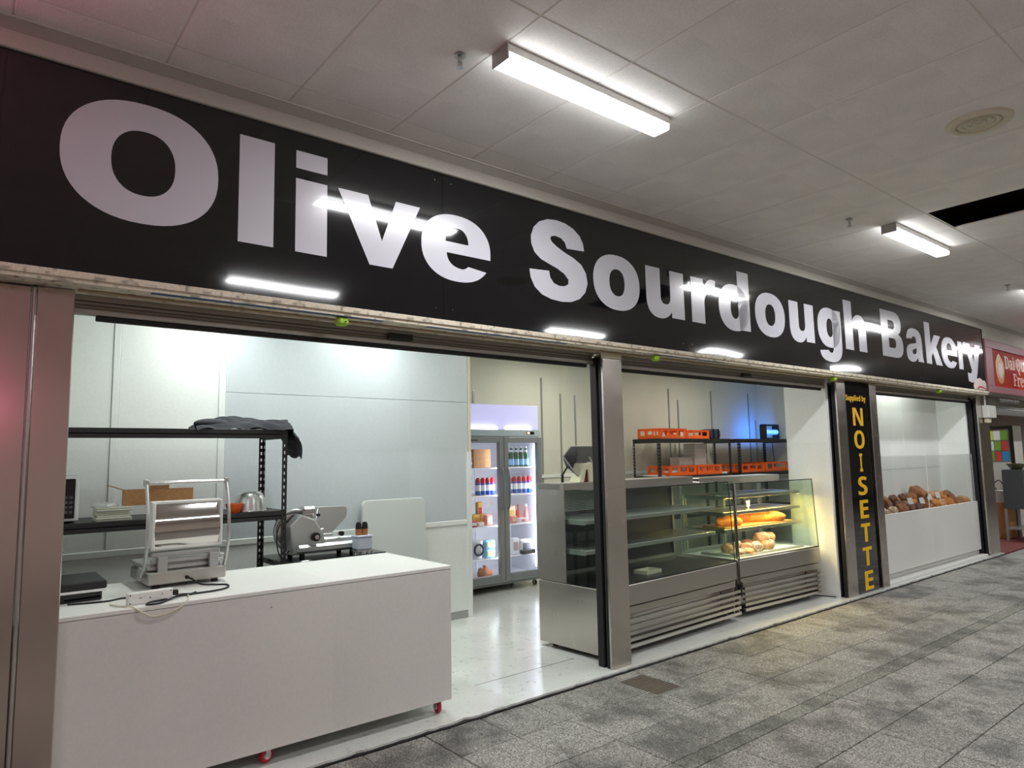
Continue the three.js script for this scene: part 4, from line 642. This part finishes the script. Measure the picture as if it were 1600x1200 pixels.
{ // in the lit case
  const bY = .02 + .815, zM = -.62;
  const bd = thing('wooden_board', 'wooden board under the golden loaves in the lit case', 'board', [6.08, bY + .0005, -.84], -.035); const wood = std({ map: tex(256, .4, (x, y, i) => { const v = 1 + .1 * Math.sin(y * .35 + Math.sin(x * .05) * 2) + .05 * Math.sin(y * 1.7); return [206 * v, 160 * v, 98 * v]; }), roughness: .6 });
  for (let k = 0; k < 3; k++) part('plank', box(0, 1.22, 0, .012, .03 + k * .092, .12 + k * .092, .002), wood, bd);
  part('end_cleat', [box(.0, .03, .012, .02, .03, .304)], wood, bd);
  [[6.27, -.615, -.3, 'golden loaf at the near end of the wooden board', 'gold'], [6.44, -.735, -.25, 'split golden loaf at the near end of the wooden board', 'gold'], [6.76, -.74, -.3, 'golden stick loaf at the back of the board', 'gold'], [6.9, -.655, -.35, 'middle golden stick loaf on the board', 'gold'], [7.04, -.575, -.3, 'front golden stick loaf at the far end of the board', 'gold']].forEach(([x, z, r, l, k], i) => bread('golden_loaf', l, 'bread', k, i, cr.gold, [x, bY + .0125 + (i === 1 ? .0 : 0), z], r, 'golden loaves on the board'));
  const tY = .02 + .54; const tray = thing('bread_tray', 'shallow tray lined with paper under the round rolls', 'tray', [6.1, tY + .0005, -.86], -.035); part('tray_base', box(0, 1.24, 0, .006, 0, .42, .002), M.alu, tray); part('tray_rim', [box(0, 1.24, .006, .022, 0, .005), box(0, 1.24, .006, .022, .415, .42), box(0, .005, .006, .022, .005, .415), box(1.235, 1.24, .006, .022, .005, .415)], M.alu, tray); part('paper', box(.02, 1.22, .006, .008, .02, .4), std({ color: 0xcfe0cf, roughness: .7 }), tray);
  const R = [[6.25, -.52, 0], [6.38, -.5, 0], [6.5, -.58, 0], [6.6, -.52, 0], [6.72, -.6, 0], [6.83, -.54, 0], [6.95, -.6, 0], [7.05, -.66, 0], [6.3, -.67, 0], [6.55, -.72, 0], [6.78, -.74, 0]];
  R.forEach(([x, z], i) => bread('bread_roll', i < 2 ? ['first pale split roll at the near end of the paper lined tray', 'second pale split roll from the near end of the tray'][i] : ['first', 'second', 'third', 'fourth', 'fifth', 'sixth'][i < 8 ? i - 2 : i - 8] + ' round pale roll from the near end, ' + (i < 8 ? 'front' : 'rear') + ' row of the lit case tray', 'roll', i < 2 ? 'slab' : 'roll', i % 4, i % 3 ? cr.pale : cr.flour, [x, tY + .009, z], i * .9, i < 2 ? 'split rolls on the tray' : 'rolls on the paper lined tray'));
  bread('big_roll', 'large round roll perched on the rolls in the lit case', 'roll', 'boule', 2, cr.pale, [6.86, tY + .07, -.62], .3, undefined); bread('big_roll', 'round roll leaning at the far end of the rolls', 'roll', 'roll', 1, cr.pale, [7.02, tY + .07, -.63], .9, undefined);
}
// ---------------------------------------------------------------- machine on the first case
{
  const t = thing('food_machine', 'cream food machine with dark angular hopper on the empty case', 'machine', [4.26, 1.3705, -.78], 0);
  const hop = new THREE.MeshPhysicalMaterial({ color: 0x7d7d84, roughness: .12, transmission: .55, thickness: 0 }), cm = std({ color: 0xd9d6b8, roughness: .4 });
  // hexagonal funnel tilted towards the viewer
  const outer = [[-.215, .225], [-.12, .31], [.16, .31], [.28, .225], [.1, .055], [-.055, .055]], inner = [[-.06, .2], [-.03, .235], [.07, .235], [.1, .2], [.06, .13], [-.03, .13]];
  const pos = []; for (let i = 0; i < 6; i++) { const j = (i + 1) % 6, a = [...outer[i], .06], b = [...outer[j], .06], c = [...inner[j], -.1], d = [...inner[i], -.1]; pos.push(...a, ...b, ...c, ...a, ...c, ...d); }
  const hg = new THREE.BufferGeometry(); hg.setAttribute('position', new THREE.BufferAttribute(new Float32Array(pos), 3)); hg.computeVertexNormals(); const hm = hop.clone(); hm.side = THREE.DoubleSide;
  const H = part('hopper', hg, hm, t); part('hopper_rim', outer.map((p, i) => rod([...p, .06], [...outer[(i + 1) % 6], .06], .006, 6)), M.alu, H); part('hopper_floor', ext(path(inner), .006).translate(0, 0, -.106), hm, H);
  part('body_arch', ext(path([[-.055, 0], [-.0, .14], [.02, .155, .005, .155], [.09, .155], [.1, .145, .1, .155], [.105, 0], [.06, 0], [.055, .105], [.02, .105], [-.01, 0]]), .12, .004, 6).translate(0, .004, -.03), cm, t); part('red_inset', ext(path([[-.006, .004], [.02, .1], [.05, .1], [.055, .004]]), .08).translate(0, 0, .0), std({ color: 0x5a1622, roughness: .35 }), t);
  part('drum', cyl(.075, .07, .17, 0, 0, 0, 28).rotateZ(-Math.PI / 2).translate(.11, .085, .0), M.steelBright, t); part('drum_collar', [rod([.1, .165, .02], [.3, .165, .02], .01, 10), rod([.11, .215, .05], [.14, .165, .055], .008, 8)], M.alu, t); part('base', box(.09, .32, 0, .016, -.1, .09, .003), M.blackMatte, t); part('rear_foot', cyl(.012, .012, .07, -.1, 0, -.08, 10), M.rubber, t); part('foot_link', rod([-.1, .06, -.08], [-.03, .14, -.08], .008, 8), M.rubber, t);
}
// ---------------------------------------------------------------- back room racks and crates
rack('black slotted rack with white boxes and orange crates at the back wall', 8.06, 9.88, -3.45, -2.95, [1.83, 1.27, .7]);
rack('black slotted rack with the blue insect lamp at the back wall', 10.13, 11.7, -3.45, -2.95, [1.83, 1.27, .7]);
function crate(label, x, y, z, w, d, h, ry = 0) {
  const t = thing('bread_crate', label, 'crate', [x, y, z], ry, 'orange bread crates');
  const sideHoles = (W) => [[[W * .08, h * .34], [W * .08, h * .8], [W * .3, h * .8], [W * .3, h * .34]], [[W * .36, h * .42], [W * .36, h * .8], [W * .64, h * .8], [W * .64, h * .42]], [[W * .7, h * .34], [W * .7, h * .8], [W * .92, h * .8], [W * .92, h * .34]]];
  const wall = (W) => ext(path([[0, .004], [W, .004], [W, h], [0, h]], sideHoles(W)), .006);
  part('base', Array.from({ length: 8 }, (_, k) => box(.0, w, 0, .006, -d + k * d / 8 + .004, -d + (k + 1) * d / 8 - .002)), M.orange, t);
  part('side_wall', wall(w).translate(0, 0, -.006), M.orange, t); part('side_wall', wall(w).translate(0, 0, -d), M.orange, t);
  part('side_wall', wall(d).rotateY(Math.PI / 2).translate(0, 0, 0), M.orange, t); part('side_wall', wall(d).rotateY(Math.PI / 2).translate(w - .006, 0, 0), M.orange, t);
  part('rim', [box(-.008, w + .008, h - .012, h, -.002, .008), box(-.008, w + .008, h - .012, h, -d - .008, -d + .002), box(-.008, .002, h - .012, h, -d, 0), box(w - .002, w + .008, h - .012, h, -d, 0)], M.orange, t);
  for (const [a, b] of [[0, 0], [w, 0], [0, -d], [w, -d]]) part('corner_rib', box(a - .006, a + .006, 0, h - .012, b - .006, b + .006), M.orange, t);
  return t;
}
{
  const T = 1.8285, B = 1.2685;
  const pr = (t, w, h) => part('printed_mark', [ext(path([[.03, .03], [.055, .095], [.075, .095], [.1, .03], [.08, .03], [.074, .045], [.056, .045], [.05, .03]], [[[.06, .058], [.07, .058], [.065, .075]]]), .001).translate(.02, 0, .001), textGeo('R', font, .075, w - .14, w - .07, .03, .001)], M.white, t);
  pr(crate('orange crate with white printing on the top shelf', 8.12, T, -2.97, .62, .42, .155), .62); crate('plain orange crate beside the navy bag on the top shelf', 8.78, T, -2.98, .56, .42, .135);
  crate('orange crate holding white packs on the lower shelf', 8.32, B, -2.97, .64, .42, .15); crate('orange crate before the white boxes on the lower shelf', 9.0, B, -2.97, .62, .22, .15); crate('orange crate half hidden by the rack posts', 9.64, B, -3.22, .2, .2, .12);
  crate('orange crate at the near end of the second rack', 10.18, B, -2.97, .7, .42, .14); crate('orange crate at the far end of the second rack', 10.93, B, -2.97, .7, .42, .16);
  one('white_packet', 'white packet spilling from the lower orange crate', 'packet', box(0, .26, 0, .07, -.16, 0, .015), M.white, [8.36, B + .0065, -3.0]); one('flat_tray', 'flat white tray at the near end of the lower rack shelf', 'tray', [box(0, .2, 0, .02, -.3, 0, .004)], M.white, [8.105, B, -3.02]);
  one('paper_stack', 'white paper sheets by the middle rack posts', 'paper', [box(0, .16, 0, .03, -.14, 0, .003)], M.white, [9.66, B, -2.99]);
  const bg = thing('navy_bag', 'rolled navy bag next to the orange crates on the top shelf', 'bag', [9.40, T, -2.98]); part('bag_body', ext(rrect(.26, .13, .05), .2, .012, 8).translate(.0, .012, -.22), std({ color: 0x1d2a44, roughness: .8 }), bg); part('strap', [box(.06, .075, .0, .158, -.2, .016), box(.19, .205, 0, .158, -.2, .016)].map((g) => g.translate(0, .0, 0)), M.blackMatte, bg);
  const nth = ['lowest', 'second', 'third', 'fourth', 'fifth', 'sixth', 'seventh'];
  for (let k = 0; k < 5; k++) { const b = thing('flat_box', nth[k] + ' flat white box from the bottom of the near stack', 'box', [8.92 + (k % 2) * .01, B + k * .055, -3.26], 0, 'flat white boxes'); part('box_body', box(0, .34, 0, .0535, -.18, 0, .002), M.white, b); part('lid_edge', box(-.001, .341, .03, .033, -.181, .001), M.bulk2, b); }
  for (let k = 0; k < 9; k++) { const b = thing('flat_box', (nth[k] ?? ['eighth', 'topmost'][k - 7]) + ' flat white box from the bottom of the tall stack', 'box', [9.27 + (k % 3) * .006, B + k * .055, -3.22], .0, 'flat white boxes'); part('box_body', box(0, .32, 0, .0535, -.22, 0, .002), M.white, b); part('lid_edge', box(-.001, .321, .03, .033, -.221, .001), M.bulk2, b); }
  const bl = new THREE.Color(.03, .22, 1), z = thing('insect_lamp', 'glowing blue insect lamp on the end of the top rack shelf', 'lamp', [11.2, T, -3.1]);
  part('frame', [box(0, .46, 0, .03, -.12, 0, .006), box(0, .46, .24, .27, -.12, 0, .01), box(0, .05, .03, .24, -.12, 0, .006), box(.41, .46, .03, .24, -.12, 0, .006)], M.black, z); for (const q of [-.035, -.085]) part('blue_tube', rod([.05, .13, q], [.41, .13, q], .045, 14), lampMat(bl, .9), z);
  for (let k = 0; k < 9; k++) part('guard_wire', box(.08 + k * .036, .084 + k * .036, .03, .24, -.003, 0), M.black, z); areaLight(z, .34, .16, bl, 10, [.23, .14, -.125], [.1, .2, -3]); areaLight(z, .34, .14, bl, 3, [.23, .14, .004], [.23, .14, 3]);
  one('lamp_cable', 'thin black cord hanging from the blue insect lamp', 'cord', tube([[11.42, 1.845, -3.225], [11.6, 1.835, -3.3], [11.718, 1.82, -3.3], [11.715, 1.6, -3.28], [11.712, 1.3, -3.25]], .006, 30, 6), M.rubber);
}
// ---------------------------------------------------------------- bread counter in the third bay
{
  const t = thing('bread_counter', 'white bread counter with clear acrylic screens under the end of the sign', 'counter', [0, .02, 0]);
  part('front_panel', box(8.56, 10.205, .095, .79, -.16, -.14, .002), M.white, t); part('front_panel', box(10.209, 11.93, .095, .79, -.16, -.14, .002), M.white, t); part('toe_kick', box(8.58, 11.93, .0, .09, -.19, -.175), M.white, t); part('top_edge', box(8.56, 11.93, .79, .797, -.175, -.138, .002), M.white, t);
  part('floor_rail', box(8.56, 11.93, 0, .03, -.15, -.06, .004), M.white, t); part('end_panel', box(8.56, 8.58, .095, .79, -.59, -.16), M.white, t); part('end_panel', box(11.91, 11.93, .095, .79, -.59, -.16), M.white, t);
  const slope = new THREE.BoxGeometry(3.33, .015, .46).rotateX(.36).translate(10.245, .80, -.38); part('sloping_deck', slope, M.white, t);
  for (const [a, b] of [[8.57, 10.2], [10.212, 11.92]]) { const g = part('acrylic_screen', new THREE.PlaneGeometry(b - a, .70).translate((a + b) / 2, 1.148, -.165), M.acrylic, t); part('screen_edge', [box(a, b, 1.497, 1.502, -.168, -.162), box(a, a + .004, .798, 1.497, -.168, -.162), box(b - .004, b, .798, 1.497, -.168, -.162)], new THREE.MeshPhysicalMaterial({ color: 0xffffff, roughness: .15, transmission: .5, thickness: 0 }), g); }
  part('acrylic_top', new THREE.PlaneGeometry(3.3, .3).rotateX(-Math.PI / 2).translate(10.24, 1.5, -.32), M.acrylic, t);
  const deckY = (z) => .82 + (-.38 - z) * .376 + .0095;
  const nthL = ['first', 'second', 'third', 'fourth', 'fifth', 'sixth', 'seventh', 'eighth', 'ninth', 'tenth', 'eleventh', 'twelfth', 'thirteenth'], tone = { dark: 'dark', brown: 'brown', gold: 'golden', flour: 'floury' };
  const rows = ['front', 'second', 'third'], pick = (x, n) => x > 10.7 ? ['gold', 'brown', 'pale'][n % 3] : ['dark', 'brown', 'gold', 'brown', 'dark'][n % 5]; let n = 0;
  for (let row = 0; row < 3; row++) for (let k = 0; k < 12; k++) {
    const x = 8.78 + k * .27 + (row % 2) * .1, z = -.285 - row * .1; if (x > 11.8) continue;
    const near = x < 9.4 && row === 0, kd = near ? 'flour' : pick(x, n); n++;
    bread(near ? 'floury_roll' : 'crusty_loaf', nthL[k] + (near ? ' floury roll' : ' crusty loaf') + ' from the near end, ' + rows[row] + ' row of the bread heap', near ? 'roll' : 'bread', near ? 'roll' : n % 4 ? 'batard' : 'boule', n % 5, cr[kd], [x, deckY(z) - .004, z], near ? rr(0, 3) : rr(.35, .85), near ? 'floury rolls on the bread counter' : 'loaves in the bread heap', .36);
  }
  for (let k = 0; k < 10; k++) { const x = 8.85 + k * .3; bread('crusty_loaf', nthL[k] + ' crusty loaf from the near end along the top of the bread heap', 'bread', 'batard', k % 5, cr[pick(x, k + 1)], [x, deckY(-.42) + .055 - (x > 11 ? .02 : 0), -.44], rr(.3, .9), 'loaves in the bread heap', .2, rr(-.15, .15)); }
  bread('big_loaf', 'large oval sourdough loaf standing on top of the heap', 'bread', 'batard', 3, cr.brown, [10.5, deckY(-.42) + .1, -.42], .75, undefined, .2).scale.set(1.6, 1.35, 1.3);
  [[9.85, -.3], [10.15, -.27], [10.6, -.34], [10.95, -.36]].forEach(([x, z], k) => one('price_card', ['first', 'second', 'third', 'fourth'][k] + ' white price card from the near end of the bread heap', 'price card', [box(-.045, .045, 0, .085, -.0015, .0015)], M.white, [x, deckY(z) + .085, z + .05], 0, 'price cards in the bread').rotation.set(-.25, -.3, 0));
}
// ---------------------------------------------------------------- neighbouring shop
{
  const pinkF = std({ color: 0x9a5f66, roughness: .5 });
  const t = thing('red_sign', 'red neighbouring shop sign with pale serif lettering', 'sign', [0, 0, 0]);
  part('frame', [box(12.06, 17, 3.13, 3.255, .055, .1, .004), box(12.06, 17, 2.44, 2.545, .055, .1, .004), box(12.06, 12.36, 2.545, 3.13, .055, .1, .004)], pinkF, t);
  const rT = vnoise(256, 5, 91); part('face', box(12.36, 17, 2.545, 3.13, .055, .078), std({ map: tex(256, 1.1, (x, y, i) => [196 + rT[i] * 30, 40 + rT[i] * 50, 44 + rT[i] * 30]), roughness: .08, clearcoat: .5, clearcoatRoughness: .03 }), t);
  const pale = std({ color: 0xe7c9b4, roughness: .35 }); part('lettering', textGeo('Dai Quang', fontSerif, .2, 12.98, 14.5, 2.86, .0785), pale, t); part('lettering', textGeo('Fresh', fontSerif, .2, 13.35, 14.2, 2.6, .0785), pale, t);
  const badge = part('badge', ext(path([[12.62, 2.64], [12.86, 2.64, 12.74, 2.56], [12.9, 2.95, 12.95, 2.8], [12.72, 3.08, 12.8, 3.05], [12.56, 2.95, 12.62, 3.03], [12.62, 2.64, 12.5, 2.78]]), .0015).translate(0, 0, .0785), std({ color: 0xd8963c, roughness: .3 }), t);
  part('badge_center', ext(path([[12.66, 2.72], [12.82, 2.72, 12.74, 2.66], [12.82, 2.9, 12.88, 2.8], [12.66, 2.9, 12.74, 2.98], [12.66, 2.72, 12.6, 2.8]]), .001).translate(0, 0, .081), pale, badge);
  const sh = thing('neighbour_shutter', 'folded shutter curtain under the red sign', 'shutter', [0, 0, 0]); for (let k = 0; k < 6; k++) part('slat', tube([[12.6, 2.4 - k * .035, -.1], [14.5, 2.4 - k * .035, -.1], [17, 2.4 - k * .035, -.1]], .016, 4, 8), k < 4 ? M.shutter : M.alu, sh); part('bottom_rail', box(12.6, 17, 2.13, 2.2, -.12, -.06, .006), M.alu, sh);
  for (let k = 0; k < 14; k++) part('spring_link', new THREE.TorusGeometry(.035, .009, 6, 12).rotateY(.6).translate(12.85 + k * .07, 2.36, .0), M.alu, sh);
  struct('wall_neighbour', [box(12.47, 12.5, 0, 2.44, -6, -.2), box(12.5, 20, 0, 2.44, -6.1, -6), box(20, 20.1, 0, 2.44, -6.1, .05)], M.bulk); struct('ceiling', box(12.5, 20, 2.44, 2.54, -6, -.22), M.bulk, 'ceiling of the neighbouring shop');
  struct('floor', box(12.47, 20, -.02, .004, -6, -.02), std({ color: 0x6e2d2a, roughness: .85 }), 'dull red floor of the neighbouring shop');
  const nl = thing('neighbour_light', 'batten light inside the neighbouring shop', 'light', [15.2, 2.37, -1.4]); part('body', box(-.6, .6, .03, .07, -.04, .04), M.white, nl); part('diffuser', box(-.59, .59, 0, .03, -.035, .035), glowShop, nl); areaLight(nl, 1.16, .06, cShop, SHOP * 2.2, [0, -.004, 0], [0, -2, 0]);
  const cab = thing('goods_cabinet', 'grey cabinet with dark door frame inside the neighbouring shop', 'cabinet', [15, .004, -1.25]); part('body', box(.02, .5, 0, 2.0, 0, .8, .004), M.bulk, cab); part('door_frame', [box(0, .02, 0, 2.0, 0, .03), box(0, .02, 0, 2.0, .74, .8), box(0, .02, 1.94, 2.0, .03, .74)], M.black, cab);
  const cols = [0x2d7fd0, 0xd9e24a, 0xffffff, 0x8bc34a, 0xe8584f, 0x3aa0e0]; for (let r = 0; r < 3; r++) for (let k = 0; k < 6; k++) part('printed_panel', box(-.004, -.0005, 1.36 + r * .19, 1.53 + r * .19, .05 + k * .112, .155 + k * .112), std({ color: cols[(r * 5 + k * 7) % 6], roughness: .35 }), cab); part('lower_door', box(-.002, .02, .75, 1.33, .03, .74), M.white, cab);
  one('brown_cartons', 'brown carton under the cabinet of the neighbouring shop', 'carton', box(0, .3, 0, .62, 0, .5, .004), M.card, [14.6, .0045, -1.0]);
  const sb = thing('switch_box', 'pale switch box with cables on the carton of the neighbour', 'switch', [14.62, .625, -.72]); part('box_body', box(0, .12, 0, .22, 0, .16, .01), M.white, sb); part('cable', tube([[.02, .22, .05], [-.02, .32, .02], [.0, .4, .1], [.04, .3, .16]], .008, 30, 6), M.rubber, sb);
  const st = thing('steel_trolley', 'dark steel trolley standing in the neighbouring shop', 'trolley', [14.2, .004, -.42]); part('panel', box(0, .7, .55, 1.22, -.03, .28, .006), std({ color: 0x5f6468, metalness: .6, roughness: .45 }), st); for (const [x, z] of [[.02, -.02], [.68, -.02], [.02, .26], [.68, .26]]) part('leg', box(x - .018, x + .018, 0, .55, z - .018, z + .018), M.alu, st); part('shelf', box(0, .7, .2, .22, -.03, .28), M.alu, st);
  const bw = one('green_bowl', 'dark bowl on the steel trolley of the neighbour', 'bowl', lathe([[.001, 0], [.08, 0], [.15, .1], [.146, .1], [.075, .012], [.001, .012]], 28), std({ color: 0x5d5f3a, roughness: .3 }), [14.4, 1.2245, -.28]);
}
renderer.render(scene, camera);
